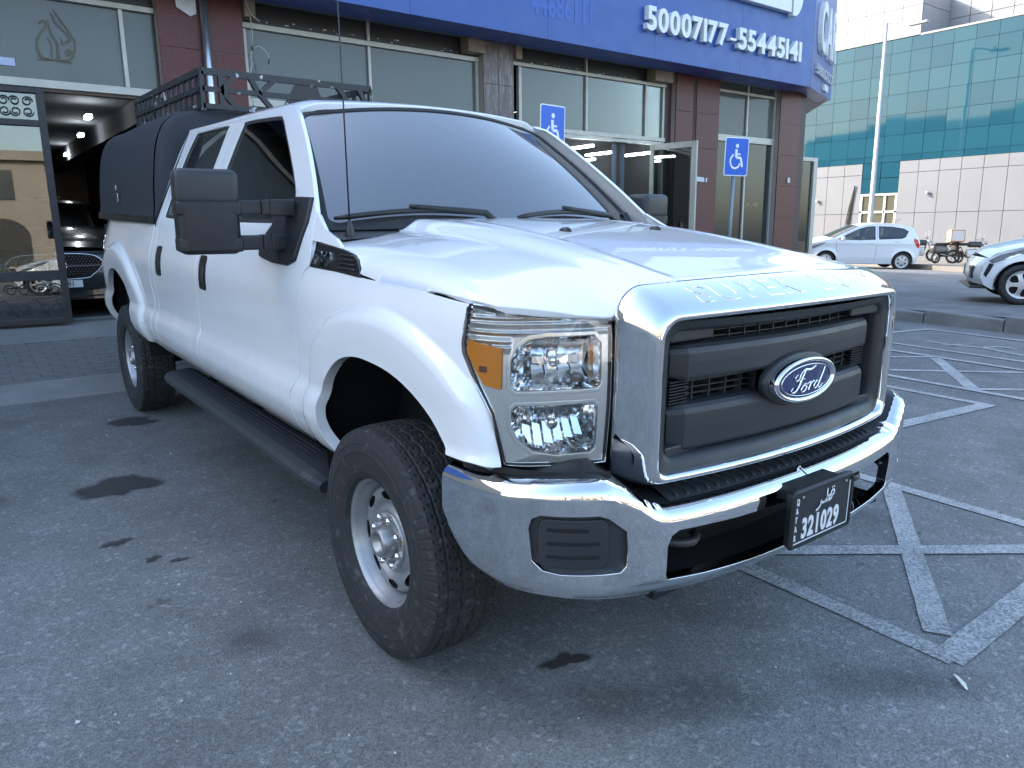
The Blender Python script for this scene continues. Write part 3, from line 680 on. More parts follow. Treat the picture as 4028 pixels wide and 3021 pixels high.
# ---- front bumper
BX = [0, .15, .30, .585, .75, .85, .92, .96, .985, .996]; BY = [-.985, -.983, -.976, -.941, -.900, -.842, -.765, -.69, -.58, -.46]
_b = [np.array(p) for p in zip(BX, BY)]; bs_ = [0.0]
for i in range(1, len(_b)): bs_.append(bs_[-1]+float(np.linalg.norm(_b[i]-_b[i-1])))
_bx, _by = interp(bs_, BX), interp(bs_, BY)
def bplan(s):
    a = abs(s); sg = 1 if s >= 0 else -1; x, y = _bx(a), _by(a); dx, dy = _bx(a+.003)-_bx(a-.003), _by(a+.003)-_by(a-.003); l = math.hypot(dx, dy)
    return sg*x, y, sg*dy/l, -dx/l       # point, outward normal
sx_ = lambda x: math.copysign(float(np.interp(abs(x), BX, bs_)), x)
ztop = interp([0, .45, .56, .60, .66, .70, .76, .82, .92, 1.0, 1.3], [.737, .738, .742, .752, .796, .818, .840, .842, .836, .828, .820])
zbot = interp([0, .30, .50, .62, .76, .90, 1.02, 1.12, 1.20, 1.25, 1.30], [.474, .476, .482, .494, .506, .515, .518, .532, .59, .67, .79])
def bump_map(off=0.0):
    def f(s, z):
        x, y, nx, ny = bplan(s); a = abs(_bx(abs(s))); zt, zb = ztop(abs(s)*.955), zbot(abs(s)*.955)
        t = zt-z; d = 0.0
        if t < .045: k = (.045-t)/.045; d += .050*(1-math.sqrt(max(0, 1-k*k)))
        t2 = z-zb
        if t2 < .05: d += .028*(1-max(0, t2)/.05)**2
        d += .005*((z-.68)/.15)**2*(1 if z < .68 else .2)
        return (x-nx*(d-off), y-ny*(d-off), z)
    return f
sS = bs_[-1]
def zt(s): return ztop(abs(s)*.955)
def zb(s): return zbot(abs(s)*.955)
ss_ = list(np.linspace(-sS, sS, 90))
bo = [(s, zb(s)) for s in ss_]+[(s, zt(s)-.0005) for s in ss_[::-1]]
fog = [(-.925, .715), (-.921, .742), (-.905, .754), (-.79, .756), (-.768, .747), (-.718, .705), (-.713, .655), (-.714, .606), (-.732, .590), (-.869, .592), (-.900, .600), (-.920, .625)]
fogs = [[(sx_(x), z) for x, z in fog]]; fogs.append([(-s, z) for s, z in fogs[0]])
hook = [(s, z) for s, z in [(-.595, .553), (-.588, .538), (-.45, .526), (-.25, .517), (0, .514), (.25, .517), (.45, .526), (.588, .538), (.595, .553), (.597, .64), (.585, .668), (.56, .680), (.35, .672), (0, .668), (-.35, .672), (-.56, .680), (-.585, .668), (-.597, .64)]]
bumper = panel(bo, bump_map(), .018, holes=fogs+[hook], rim=.012, hole_rim=.035).build('front_bumper', M_chrome, truck)
for fo in fogs:
    n = len(fo); cs_ = np.mean(np.array(fo), 0)
    def fmp(off): return lambda s, z: bump_map(off)(s, z)
    fc = panel(inset(fo, .003), bump_map(-.016), .02, rim=.02, roll=.008)
    fcov = fc.build('fog_cover', M_plast2, bumper)
    w0, w1 = min(p[0] for p in fo)+.05, max(p[0] for p in fo)-.05
    if fo is fogs[0]: w1 -= .03
    else: w0 += .03
    panel(rrect(w0-.022, w1+.022, .610, .738, .02, 4), bump_map(-.008), .02, rim=.01, roll=.006).build('cover_plate', M_plast2, fcov)
    for k in range(3):
        z = .636+.037*k
        panel(rrect(w0, w1-(.03 if k == 2 else 0), z, z+.007, .003, 3), bump_map(-.0055), .02, rim=.004, roll=.002).build('groove_shade', M_dark, fcov)  # dark strips painting the shade of grooves sunk in the plate
# ledge behind the chrome roll, ribbed step pad, filler under the lamps
def ledge(a, b):
    s = -sS*.985+2*sS*.985*a; x, y, nx, ny = bplan(s); z0 = zt(s)-.003; dp = .045+.16*b
    return (x-nx*dp, y-ny*dp, z0+.018*b+.002)
MB().grid(ledge, 90, 6).build('bumper_filler', M_plast, bumper)
def pad(s, t):
    x, y, nx, ny = bplan(s); dp = .052+.095*t; return Vector((x-nx*dp, y-ny*dp, .7375+.022*t+.004))
pd = MB(); pd.grid(lambda a, b: pad(-.555+1.11*a, b), 50, 5)
spad = pd.build('step_pad', M_step, bumper)
for k in range(27):
    s = -.52+.04*k; rb = MB(); n = 8
    rb.tube([pad(s+.012*math.sin(i/n*math.pi)-.01*(i/n), .08+.8*i/n)+Vector((0, 0, .001)) for i in range(n+1)], [.001]+[.0055]*(n-1)+[.001], 6); rb.build('pad_rib', M_step, spad)
bk = MB(); bk.grid(lambda a, b: (-.64+1.28*a, -.79+.10*(2*a-1)**2, .49+.30*b), 12, 3); bk.box(-.58, .58, -.86, -.80, .60, .74); bk.box(-.60, .60, -.905, -.55, .470, .500); bk.build('bumper_beam', M_dark, bumper)
for sg in (-1, 1): MB().grid(lambda a, b: (lambda q: (q[0]*.965, q[1]+.075, .79+.055*b))(bplan(sg*(.74+.44*a))), 24, 2).build('lower_valance', M_plast, bumper)
for sx in (-.44, .44):
    hk = MB(); hk.tube(spline([(sx-.05, -.76, .60), (sx-.06, -.85, .597), (sx, -.895, .595), (sx+.06, -.85, .597), (sx+.05, -.76, .60)], 5), .014, 8); hk.build('tow_hook', mat('hook', (.03, .03, .03), .35), bumper)
# ---- front plate
M_plate = mat('plate_black', (.008, .009, .011), .30, coat=.5); M_pw = mat('plate_white', (.75, .76, .77), .4)
PY = -1.045
pf = MB(); loft(pf, [[(x, PY+.026, z) for x, z in rrect(-.178, .138, .552, .722, .012, 3)], [(x, PY+.006, z) for x, z in rrect(-.186, .146, .545, .728, .016, 3)], [(x, PY-.002, z) for x, z in rrect(-.180, .140, .550, .722, .012, 3)], [(x, PY-.002, z) for x, z in rrect(-.172, .132, .557, .714, .006, 3)], [(x, PY+.006, z) for x, z in rrect(-.170, .130, .559, .712, .006, 3)]], smooth=False)
pf.box(-.13, .09, PY+.024, PY+.10, .675, .722); plate = pf.build('license_plate', M_plast, truck)
MB().add([(-.171, PY+.004, .558), (.131, PY+.004, .558), (.131, PY+.004, .713), (-.171, PY+.004, .713)], [(0, 1, 2, 3)]).build('plate_sheet', M_plate, plate)
pc = MB(); fp = lambda ox, oz: (lambda a, b, c: (ox+a, PY+.003-c, oz+b))
put_text(pc, '321029', .086, fp(-.128, .573), extrude=.001, offset=.0026, xs=.70, space=1.14)
for k, ch in enumerate('QATAR'): put_text(pc, ch, .026, fp(-.166, .684-.028*k), extrude=.001, offset=.0008, xs=.75)
def stroke(mb, pts, w_, fm, sp=4, h=.001):
    P = spline(pts, sp) if len(pts) > 2 else pts; V = []
    for i, p in enumerate(P):
        a = np.array(P[max(0, i-1)]); b = np.array(P[min(len(P)-1, i+1)]); t = (b-a)/(np.linalg.norm(b-a)+1e-9); nn = np.array([-t[1], t[0]]); ww_ = w_[0]+(w_[1]-w_[0])*i/(len(P)-1) if isinstance(w_, tuple) else w_
        q = np.array(p); V += [fm(*(q-nn*ww_), h), fm(*(q+nn*ww_), h)]
    mb.add(V, [(2*i, 2*i+1, 2*i+3, 2*i+2) for i in range(len(P)-1)])
fa = fp(-.050, .662)
stroke(pc, [(.070, .012), (.082, .014), (.084, .026), (.072, .028), (.068, .018), (.074, .006), (.062, .000), (.048, .000), (.034, .000)], .0034, fa)      # qaf
stroke(pc, [(.046, .001), (.060, .006), (.062, .016), (.050, .012), (.036, .001)], .0030, fa); stroke(pc, [(.048, .004), (.046, .040)], .0032, fa)            # tah
stroke(pc, [(.036, .001), (.022, .000), (.016, .008), (.014, -.004), (.004, -.014), (-.010, -.018)], .0034, fa)                                              # rah
for dx in (.070, .080): stroke(pc, [(dx, .036), (dx+.004, .040)], .0026, fa)
for x0, x1, z0, z1 in ((-.166, .126, .5605, .5640), (.1225, .126, .5605, .700)): pc.box(x0, x1, PY+.0015, PY+.003, z0, z1)
pc.build('plate_lettering', M_pw, plate, fix=False)
bt = MB()
for x in (-.135, .098): bt.lathe([(-.004, .0001), (-.004, .004), (0, .005)], 10, 'y', (x, PY+.003, .703))
bt.build('plate_bolt', M_steel2, plate)

# ---- mirrors
def hbox(mb, c, hx, hy, hz, r=.05, mtx=None, tx=1.0):
    bm = bmesh.new(); bmesh.ops.create_cube(bm, size=1)
    for v in bm.verts: v.co = Vector((v.co.x*2*hx, v.co.y*2*hy*(tx if v.co.y < 0 else 1), v.co.z*2*hz))
    bmesh.ops.bevel(bm, geom=list(bm.edges), offset=r, segments=4, profile=.55, affect='EDGES')
    m = Matrix.Translation(c) @ (mtx or Matrix.Identity(4)); mb.bm(bm, m, smooth=True)
rz = Matrix.Rotation(R(-8), 4, 'Z')
m1 = MB(); hbox(m1, Vector((-1.214, .80, 1.576)), .1105, .071, .066, .030, rz)
m2 = MB(); hbox(m2, Vector((-1.214, .80, 1.490)), .108, .068, .153, .030, rz)
m3 = MB(); hbox(m3, Vector((-1.212, .803, 1.503)), .1115, .071, .027, .010, rz); hbox(m3, Vector((-1.212, .803, 1.372)), .1115, .071, .026, .010, rz)
arms = []
for z in (1.507, 1.377): ar = MB(); arms.append(ar); ar.box(-1.14, -1.02, .745, .80, z-.027, z+.027, .008); ar.box(-1.03, -.985, .735, .80, z-.029, z+.029, .006); ar.box(-1.0, -.90, .73, .81, z-.032, z+.032, .006)
sail = panel([(.63, 1.545), (.605, 1.46), (.635, 1.32), (.70, 1.300), (.86, 1.302), (1.00, 1.315), (1.02, 1.36), (.93, 1.44), (.97, 1.485), (.90, 1.535), (.80, 1.548)], side_off(.016), .03, flip=True, rim=.04, roll=.01)
mg = MB(); mg.add([(-1.31, .883, 1.36), (-1.115, .858, 1.36), (-1.115, .858, 1.62), (-1.31, .883, 1.62)], [(0, 1, 2, 3)])
mr = both('side_mirror', m3, M_plast)
for q, mir in ((0, False), (1, True)):
    m1.build('mirror_cap', M_plast2, mr[q], mirror=mir); m2.build('mirror_shell', M_plast, mr[q], mirror=mir); [a_.build('mirror_arm', M_plast, mr[q], mirror=mir) for a_ in arms]
    sail.build('mirror_mount', M_plast, mr[q], mirror=mir); mg.build('mirror_glass', M_chrome, mr[q], mirror=mir)
mr[1].location = (-.06, 0, -.05)
# ---- running boards
rbm = MB()
pr = [(-.80, .500), (-.83, .515), (-.95, .505), (-.985, .495), (-1.000, .478), (-1.000, .455), (-.985, .440), (-.86, .435), (-.80, .44)]
ys = [.50, .53, .60, .80, 1.6, 2.7, 2.80, 2.83]; V = []
for i, y in enumerate(ys):
    k = {0: .80, 1: .93, 6: .95, 7: .80}.get(i, 1.0); dz = {0: -.03, 1: -.012, 2: -.004}.get(i, 0)
    for x, z in pr: V.append((-.80+(x+.80)*k, y, .47+(z-.47)*k+dz))
k = len(pr); rbm.add(V, [(i*k+j, (i+1)*k+j, (i+1)*k+(j+1) % k, i*k+(j+1) % k) for i in range(len(ys)-1) for j in range(k)]+[tuple(range(k)), tuple((len(ys)-1)*k+j for j in range(k))], smooth=False)
rb2 = both('running_board', rbm, M_step)
for q, mir in ((0, False), (1, True)):
    for j in range(6):
        t_ = MB(); x = -.85-.02*j; t_.box(x-.006, x+.006, .72, 2.72, .506-.0085*max(0, j-3)*.5, .5175-.003*j); t_.build('tread_strip', M_step, rb2[q], mirror=mir)
    bk = MB()
    for y in (.9, 1.7, 2.5): bk.beam((-.82, y, .46), (-.60, y, .58), .05, .03)
    bk.build('step_bracket', M_dark, rb2[q], mirror=mir)
# ---- antenna
an = MB(); ab = Vector((-.800, .47, 1.405)); an.lathe([(0, .020), (.02, .018), (.045, .010), (.06, .006)], 14, 'z', ab); an.tube([ab+Vector((0, 0, .05)), ab+Vector((.004, .02, .5)), ab+Vector((.010, .05, .98))], [.0032, .0028, .002], 6); an.build('antenna', M_trim, truck)

# ---- wheels
def tyre_mesh():
    R0, hw = .403, .122; NC, mb = 360, MB()
    prof = []     # across: (w, base radius, kind)
    side_p = [(.098, .222), (.112, .232), (.1205, .252), (.1215, .262), (.1232, .2645), (.1225, .268), (.126, .290), (.1272, .316), (.1290, .3185), (.1290, .3225), (.1274, .325), (.125, .348), (.1262, .3505), (.1240, .354), (.118, .375), (.1115, .387)]
    tread_w = list(np.linspace(.108, -.108, 49))
    V = []; rows = [(w, r, 0) for w, r in side_p]+[(w, R0-.010*(abs(w)/.108)**4, 1) for w in tread_w]+[(-w, r, 0) for w, r in side_p[::-1]]
    gro = (.038, .000, -.038)
    for w, r, kd in rows:
        for j in range(NC):
            ph = j/NC*2*math.pi; rr = r
            if kd:
                zg = .0045*(2*abs((ph*36/(2*math.pi)) % 1*2-1)-1)
                d = min(abs(w-.073-zg*.4), abs(w+.073-zg*.4)); g = max(0, 1-d/.0052)
                for c in (.026, -.026): g = max(g, max(0, 1-abs(w-c-zg)/.0042))
                band = 0 if abs(w) > .073 else (1 if abs(w) > .026 else 2)
                sl = ((ph*72/(2*math.pi))+(w*22 if band == 1 else -w*26)*(1 if w > 0 else -1)*.5+band*.37) % 1
                lw = .11 if band == 0 else .10
                if sl < lw: g = max(g, .85 if band != 2 else .6)
                rr -= .0065*min(1, g*1.5)
            elif r > .345:
                sl = (ph*72/(2*math.pi)) % 1
                if sl < .13: rr -= .003
                if sl < .13 and r > .37: rr -= .0025
            elif .30 < r < .335 and False: pass
            V.append((-w, rr*math.cos(ph), rr*math.sin(ph)))
    k = len(rows); F = [(i*NC+j, i*NC+(j+1) % NC, (i+1)*NC+(j+1) % NC, (i+1)*NC+j) for i in range(k-1) for j in range(NC)]
    mb.add(V, F, smooth=False); return mb
def rim_parts():
    lip = MB(); lip.lathe([(.06, .215), (-.070, .205), (-.088, .216), (-.098, .226), (-.103, .236), (-.101, .242), (-.092, .243), (-.088, .236)][::-1], 72)
    lip.lathe([(-.075, .2065), (-.055, .196), (-.030, .190), (-.012, .188)], 72)
    dprof = interp([.0, .060, .075, .105, .112, .120, .150, .175, .190, .197], [.055, .055, .055, .052, .047, .040, .058, .055, .030, .012])
    def dm(u, v):
        r = math.hypot(u, v); return (-dprof(r)+.0, u, v)
    holes = []
    for k in range(8):
        a = 2*math.pi*(k+.5)/8; o = []
        for i in range(14):
            q = 2*math.pi*i/14; rr = .160+.0145*math.sin(q); aa = a+.215*math.cos(q); o.append((rr*math.cos(aa), rr*math.sin(aa)))
        holes.append(o)
    disc = panel(ell(0, 0, .196, .196, 90), dm, .010, holes=holes, rim=0, hole_rim=.012, flip=True)
    hub = MB(); hub.lathe([(-.045, .062), (-.075, .058), (-.100, .050), (-.108, .044), (-.104, .034), (-.085, .030), (-.085, .0005)], 40)
    hub.lathe([(-.050, .102), (-.060, .100), (-.0625, .096), (-.062, .062)], 48)
    nut = MB()
    nut.lathe([(0, .0135), (-.018, .0135), (-.026, .011), (-.030, .005), (-.0305, .0003)], 12)
    back = MB(); back.lathe([(.02, .20), (.02, .0005)], 40)
    return lip, disc, hub, nut, back
ty = tyre_mesh().build('tyre', M_tyre, None)
lip, disc, hub, nut, back = rim_parts()
lo_, do_, ho_, no_, ko_ = lip.build('rim', M_steel, None), disc.build('wheel_disc', M_steel, None), hub.build('hub', M_steel2, None), nut.build('lug_nut', M_chrome, None), back.build('brake_plate', M_dark, None)
for x, y, rot in ((-.866, 0, .3), (-.856, 3.967, 1.1), (.866, 0, 2.0), (.856, 3.967, .7)):
    wc = empty('wheel', (x, y, .3995), (rot, 0, math.pi if x > 0 else 0)); wc.parent = truck
    t = inst(ty, 'tyre', wc); t.name = 'tyre'
    for s_, nm in ((lo_, 'rim'), (do_, 'wheel_disc'), (ho_, 'hub'), (ko_, 'brake_plate')): inst(s_, nm, wc)
    for k in range(8):
        a = 2*math.pi*k/8; inst(no_, 'lug_nut', wc, (-.054, .085*math.cos(a), .085*math.sin(a)))
for o in (ty, lo_, do_, ho_, no_, ko_): bpy.data.objects.remove(o)

# ---- canopy over the bed
def can_sec(t, y):      # t 0 bottom near .. 1 bottom far
    k = (y-2.98)/(5.12-2.98); w = 1-.045*k
    P = [(-.935, 1.412), (-.925, 1.45), (-.918, 1.50), (-.905, 1.66), (-.872, 1.85), (-.835, 1.965), (-.785, 2.045), (-.70, 2.092), (-.55, 2.108), (0, 2.125)]
    n = len(P)-1
    if t <= .5: q = t*2
    else: q = (1-t)*2
    return q, w
CP = [(-.938, 1.412), (-.925, 1.455), (-.917, 1.50), (-.905, 1.66), (-.875, 1.85), (-.838, 1.965), (-.785, 2.042), (-.70, 2.088), (-.55, 2.106), (-.25, 2.120), (0, 2.124)]
CS = spline(CP, 4); CS = CS+[(-x, z) for x, z in CS[:-1][::-1]]
def canopy_ring(y, sc=1.0, dz=0.0):
    k = (y-2.98)/(5.12-2.98); return [(x*(1-.05*max(0, k))*sc, y+.02*math.sin(7*z), 1.412+(z-1.412)*(1 - (1-sc)*.5)+dz+.006*math.sin(3*y+x*4)) for x, z in CS]
yl = [3.06]+list(np.linspace(3.10, 5.05, 16))+[5.12, 5.15]
rings = [canopy_ring(y, .985 if i == 0 else (.985 if y > 5.1 else 1.0)) for i, y in enumerate(yl)]
can = MB(); n = len(CS); V = [p for r in rings for p in r]
can.add(V, [(i*n+j, (i+1)*n+j, (i+1)*n+j+1, i*n+j+1) for i in range(len(yl)-1) for j in range(n-1)], smooth=True); can.add(rings[-1], [tuple(range(n))])
canopy = can.build('bed_canopy', M_canopy, truck)
fr = MB(); rF = [canopy_ring(3.05, .975), canopy_ring(3.02, .985), canopy_ring(2.985, .97), canopy_ring(2.962, .93), canopy_ring(2.955, .5)]
fr.add([p for r in rF for p in r], [(i*n+j, (i+1)*n+j, (i+1)*n+j+1, i*n+j+1) for i in range(4) for j in range(n-1)], smooth=True); fr.add(rF[-1], [tuple(range(n))]); fr.build('canopy_front', M_canopy, canopy)
for sg in (-1, 1): sk = MB(); sk.beam((sg*.935, 2.97, 1.430), (sg*.935, 4.2, 1.430), .03, .045); sk.beam((sg*.935, 4.2, 1.430), (sg*.872, 5.08, 1.430), .03, .045); sk.build('canopy_rail', M_plast, canopy)
lt = MB(); lt.box(-.909, -.898, 4.09, 4.12, 1.54, 1.60, .003); lt.box(-.916, -.905, 4.08, 4.115, 1.62, 1.655, .003); lt.build('canopy_latch', M_chrome, canopy)
# ---- basket rack on the canopy
RX, RY0, RY1, RZ0, RZ1 = .575, 2.95, 4.75, 2.112, 2.325
M_rack = mat('rack_black', (.016, .018, .021), .45, col2=(.45, .46, .47), c2lo=.61, c2hi=.66, c2scale=11, detail=5)
rk = MB(); zs = (RZ0+.01, (RZ0+RZ1)/2+.005, RZ1)
for z in zs:
    wz = .040 if z == RZ1 else .030
    for a, b in (((-RX, RY0, z), (RX, RY0, z)), ((-RX, RY1, z), (RX, RY1, z)), ((-RX, RY0, z), (-RX, RY1, z)), ((RX, RY0, z), (RX, RY1, z))): rk.beam(a, b, .026, wz)
for x in (-RX, RX):
    for y in (RY0, RY1): rk.beam((x, y, RZ0-.02), (x, y, RZ1), .026, .026, up=(0, 1, 0))
rack = rk.build('roof_rack', M_rack, truck)
nb = 13
for x in (-RX, RX):
    for k in range(nb):
        y = RY0+.09+(RY1-RY0-.18)*k/(nb-1); b_ = MB(); b_.beam((x, y, RZ0), (x, y+.03, RZ1), .014, .042, up=(0, 1, 0)); b_.build('rack_slat', M_rack, rack)
for k in range(7):
    y = RY0+.15+.25*k; b_ = MB(); b_.beam((-RX, y, RZ0+.012), (RX, y, RZ0+.012), .04, .018); b_.build('floor_bar', M_rack, rack)
zm_ = zs[1]
def fbar(x0, z0, x1, z1): 
    for yy in (RY0, RY1): b_ = MB(); b_.beam((x0, yy, z0), (x1, yy, z1), .030, .030, up=(0, 1, 0)); b_.build('front_brace', M_rack, rack)
for a in ((-.46, RZ0, -.46, RZ1), (-.46, zm_, -.36, RZ1), (-.46, zm_, -.36, RZ0), (-.28, RZ1, -.22, zm_), (-.22, zm_, -.10, RZ1), (-.22, zm_, -.12, RZ0), (.32, RZ1, .40, zm_), (.40, zm_, .46, RZ0), (.48, RZ1, .54, zm_)): fbar(*a)
tp = MB(); tp.prism([(-.09, RZ0+.0), (.26, RZ0), (.17, RZ1), (.04, RZ1)], RY0-.004, RY0+.004, lambda u, v, h: (u, h, v)); tp.build('rack_plate', M_rack, rack)
for k in range(3):
    ft = MB(); y = RY0+.25+.6*k
    for x in (-.45, .45): ft.box(x-.03, x+.03, y-.03, y+.03, 2.085, RZ0+.01)
    ft.build('rack_foot', M_rack, rack)
# ---- tail: tailgate, rear bumper, tail lamps
tg = MB(); tg.box(-.72, .72, 5.13, 5.17, .70, 1.40, .01); tg.build('tailgate', M_white, truck)
rbp = MB(); rbp.box(-.80, .80, 5.17, 5.34, .56, .72, .02); rbp.build('rear_bumper', M_chrome, truck)
for x in (-.775, .775): t_ = MB(); t_.box(x-.055, x+.055, 5.12, 5.175, .95, 1.32, .01); t_.build('tail_lamp', mat('tail_red', (.5, .01, .01), .2, coat=.6), truck)
# ================================================================== GROUND
def street_h(x, y):
    yy = max(-4.0, min(20.0, y)); return .13-.019*(x-10.4)-.026*(yy-2.2)-.012*max(0, x-22)
def ramp_h(y): return .102*max(0, min(y, 7.32)-4.65)
def asphalt_material():
    m = bpy.data.materials.new('asphalt'); m.use_nodes = True; nt = m.node_tree; N = nt.nodes.new; Lk = nt.links.new; b = nt.nodes['Principled BSDF']
    tc = N('ShaderNodeTexCoord'); ov = tc.outputs['Object']
    def ns(s, d=4, r=.6): n = N('ShaderNodeTexNoise'); n.inputs['Scale'].default_value = s; n.inputs['Detail'].default_value = d; n.inputs['Roughness'].default_value = r; Lk(ov, n.inputs['Vector']); return n.outputs['Fac']
    def mr(f, a, b_, c, d): q = N('ShaderNodeMapRange'); q.inputs[1].default_value = a; q.inputs[2].default_value = b_; q.inputs[3].default_value = c; q.inputs[4].default_value = d; Lk(f, q.inputs[0]); return q.outputs[0]
    def mul(a, c): q = N('ShaderNodeMath'); q.operation = 'MULTIPLY'; Lk(a, q.inputs[0]); (Lk(c, q.inputs[1]) if not isinstance(c, float) else setattr(q.inputs[1], 'default_value', c)); return q.outputs[0]
    vo = N('ShaderNodeTexVoronoi'); vo.inputs['Scale'].default_value = 165; Lk(ov, vo.inputs['Vector'])
    vo2 = N('ShaderNodeTexVoronoi'); vo2.inputs['Scale'].default_value = 60; Lk(ov, vo2.inputs['Vector'])
    sep = N('ShaderNodeSeparateColor'); Lk(vo.outputs['Color'], sep.inputs[0]); sep2 = N('ShaderNodeSeparateColor'); Lk(vo2.outputs['Color'], sep2.inputs[0])
    stone = mr(sep.outputs[0], 0, 1, .70, 1.30); stone2 = mr(sep2.outputs[1], .86, 1.0, 1.0, 1.5)
    big = mr(ns(.45, 5, .62), .3, .7, .80, 1.22); mid = mr(ns(3.2, 6, .7), .32, .68, .84, 1.14)
    stain = mr(ns(.9, 3, .5), .60, .74, 1.0, .55); fine = mr(ns(260, 3, .7), .3, .7, .72, 1.28)
    spots = mr(ns(5.5, 3, .55), .685, .73, 1.0, .62); wide = mr(ns(.16, 3, .5), .35, .65, .86, 1.14)
    v = mul(mul(mul(mul(stone, stone2), mul(big, mid)), mul(stain, spots)), mul(fine, wide))
    # a few soft oil stains with places of their own
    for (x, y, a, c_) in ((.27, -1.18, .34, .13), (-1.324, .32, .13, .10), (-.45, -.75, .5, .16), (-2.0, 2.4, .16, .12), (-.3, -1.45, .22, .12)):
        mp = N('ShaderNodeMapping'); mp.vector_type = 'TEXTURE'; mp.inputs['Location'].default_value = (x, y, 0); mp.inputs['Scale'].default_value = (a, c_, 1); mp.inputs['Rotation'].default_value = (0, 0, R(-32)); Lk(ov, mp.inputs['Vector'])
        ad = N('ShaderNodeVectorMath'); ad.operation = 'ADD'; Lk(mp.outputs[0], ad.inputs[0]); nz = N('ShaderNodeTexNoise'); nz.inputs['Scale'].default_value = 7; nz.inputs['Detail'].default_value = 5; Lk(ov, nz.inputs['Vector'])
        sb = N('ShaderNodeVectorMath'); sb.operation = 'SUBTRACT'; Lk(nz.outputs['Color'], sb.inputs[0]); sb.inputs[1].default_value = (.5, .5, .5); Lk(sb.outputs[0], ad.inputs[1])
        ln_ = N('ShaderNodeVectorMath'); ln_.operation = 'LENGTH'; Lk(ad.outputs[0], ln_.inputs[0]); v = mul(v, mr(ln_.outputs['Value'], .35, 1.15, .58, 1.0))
    sc = N('ShaderNodeVectorMath'); sc.operation = 'SCALE'; sc.inputs[0].default_value = (.158, .162, .158); Lk(v, sc.inputs['Scale']); Lk(sc.outputs[0], b.inputs['Base Color'])
    b.inputs['Roughness'].default_value = .82; b.inputs['Specular IOR Level'].default_value = .35
    bp = N('ShaderNodeBump'); bp.inputs['Strength'].default_value = .55; bp.inputs['Distance'].default_value = .005; Lk(vo.outputs['Distance'], bp.inputs['Height']); Lk(bp.outputs[0], b.inputs['Normal'])
    return m
M_asph = asphalt_material()
g = MB(); g.add([(-110, -110, 0), (8.80, -110, 0), (8.80, 4.66, 0), (-110, 4.66, 0)], [(0, 1, 2, 3)]); tag(g.build('parking_lot', M_asph), kind='structure')
g = MB(); g.add([(-900, -900, -2.2), (900, -900, -2.2), (900, 900, -2.2), (-900, 900, -2.2)], [(0, 1, 2, 3)]); tag(g.build('ground', mat('far_ground', (.30, .26, .21), .9, var=.2, vscale=.02)), kind='structure')
def brick_mat(name, c1, c2, cm, sx, sy, off=.5, rough=.85):
    m = bpy.data.materials.new(name); m.use_nodes = True; nt = m.node_tree; b = nt.nodes['Principled BSDF']; N = nt.nodes.new; Lk = nt.links.new
    tc = N('ShaderNodeTexCoord'); br = N('ShaderNodeTexBrick'); Lk(tc.outputs['Object'], br.inputs['Vector'])
    br.inputs['Color1'].default_value = (*c1, 1); br.inputs['Color2'].default_value = (*c2, 1); br.inputs['Mortar'].default_value = (*cm, 1); br.inputs['Scale'].default_value = 1
    br.inputs['Brick Width'].default_value = sx; br.inputs['Row Height'].default_value = sy; br.inputs['Mortar Size'].default_value = .006; br.offset = off
    n = N('ShaderNodeTexNoise'); n.inputs['Scale'].default_value = 1.3; n.inputs['Detail'].default_value = 6; Lk(tc.outputs['Object'], n.inputs['Vector'])
    mr = N('ShaderNodeMapRange'); mr.inputs[1].default_value = .3; mr.inputs[2].default_value = .7; mr.inputs[3].default_value = .75; mr.inputs[4].default_value = 1.2; Lk(n.outputs['Fac'], mr.inputs[0])
    sc = N('ShaderNodeVectorMath'); sc.operation = 'SCALE'; Lk(br.outputs['Color'], sc.inputs[0]); Lk(mr.outputs[0], sc.inputs['Scale']); Lk(sc.outputs[0], b.inputs['Base Color']); b.inputs['Roughness'].default_value = rough
    return m
M_block = brick_mat('street_blocks', (.145, .146, .144), (.18, .178, .174), (.10, .10, .10), .22, .11)
M_conc = mat('concrete', (.20, .20, .195), .88, bump=.3, bscale=90, var=.18, vscale=2.5)
M_kerb = mat('kerb_stone', (.17, .173, .17), .88, bump=.4, bscale=60, var=.25, vscale=3)
g = MB(); xs = [8.98, 12, 16, 19, 22, 26, 30, 36, 60, 120]; ys = [-110, -4, 0, 4, 8, 12, 16, 20, 110]
g.add([(x, y, street_h(x, y)) for x in xs for y in ys], [(i*len(ys)+j, (i+1)*len(ys)+j, (i+1)*len(ys)+j+1, i*len(ys)+j+1) for i in range(len(xs)-1) for j in range(len(ys)-1)]); tag(g.build('street', M_block), kind='structure')
kerb = tag(empty('kerb'), kind='structure')
kb = MB(); kb.box(-.10, .10, -.495, .495, -.30, 0, .02); kbo = kb.build('kerb_stone', M_kerb, None)
for k in range(18):
    y = 4.1-1.0*k; inst(kbo, 'kerb_stone', kerb, (8.90, y, street_h(8.9, y)+.006), (R(1.5), 0, R(random.uniform(-.4, .4))))
bpy.data.objects.remove(kbo)
# far pavement in front of the glass building
M_pave = mat('pale_paving', (.19, .17, .148), .85, bump=.2, bscale=40, var=.15, vscale=1)
fw = [(14.5, -6), (18.0, 0.8), (21.3, 6.5), (23.1, 8.9), (26.4, 13.6), (30, 19), (40, 19), (40, -6)]
g = MB(); V = [(x, y, street_h(x, y)+.15) for x, y in fw]+[(x, y, street_h(x, y)-.1) for x, y in fw]; n = len(fw)
sub = []
g.add(V, [tuple(range(n))]+[(i, (i+1) % n, n+(i+1) % n, n+i) for i in range(n)])
bm = bmesh.new(); o = g.build('pavement', M_pave); bm.from_mesh(o.data); bmesh.ops.triangulate(bm, faces=bm.faces); bm.to_mesh(o.data); bm.free(); tag(o, kind='structure')
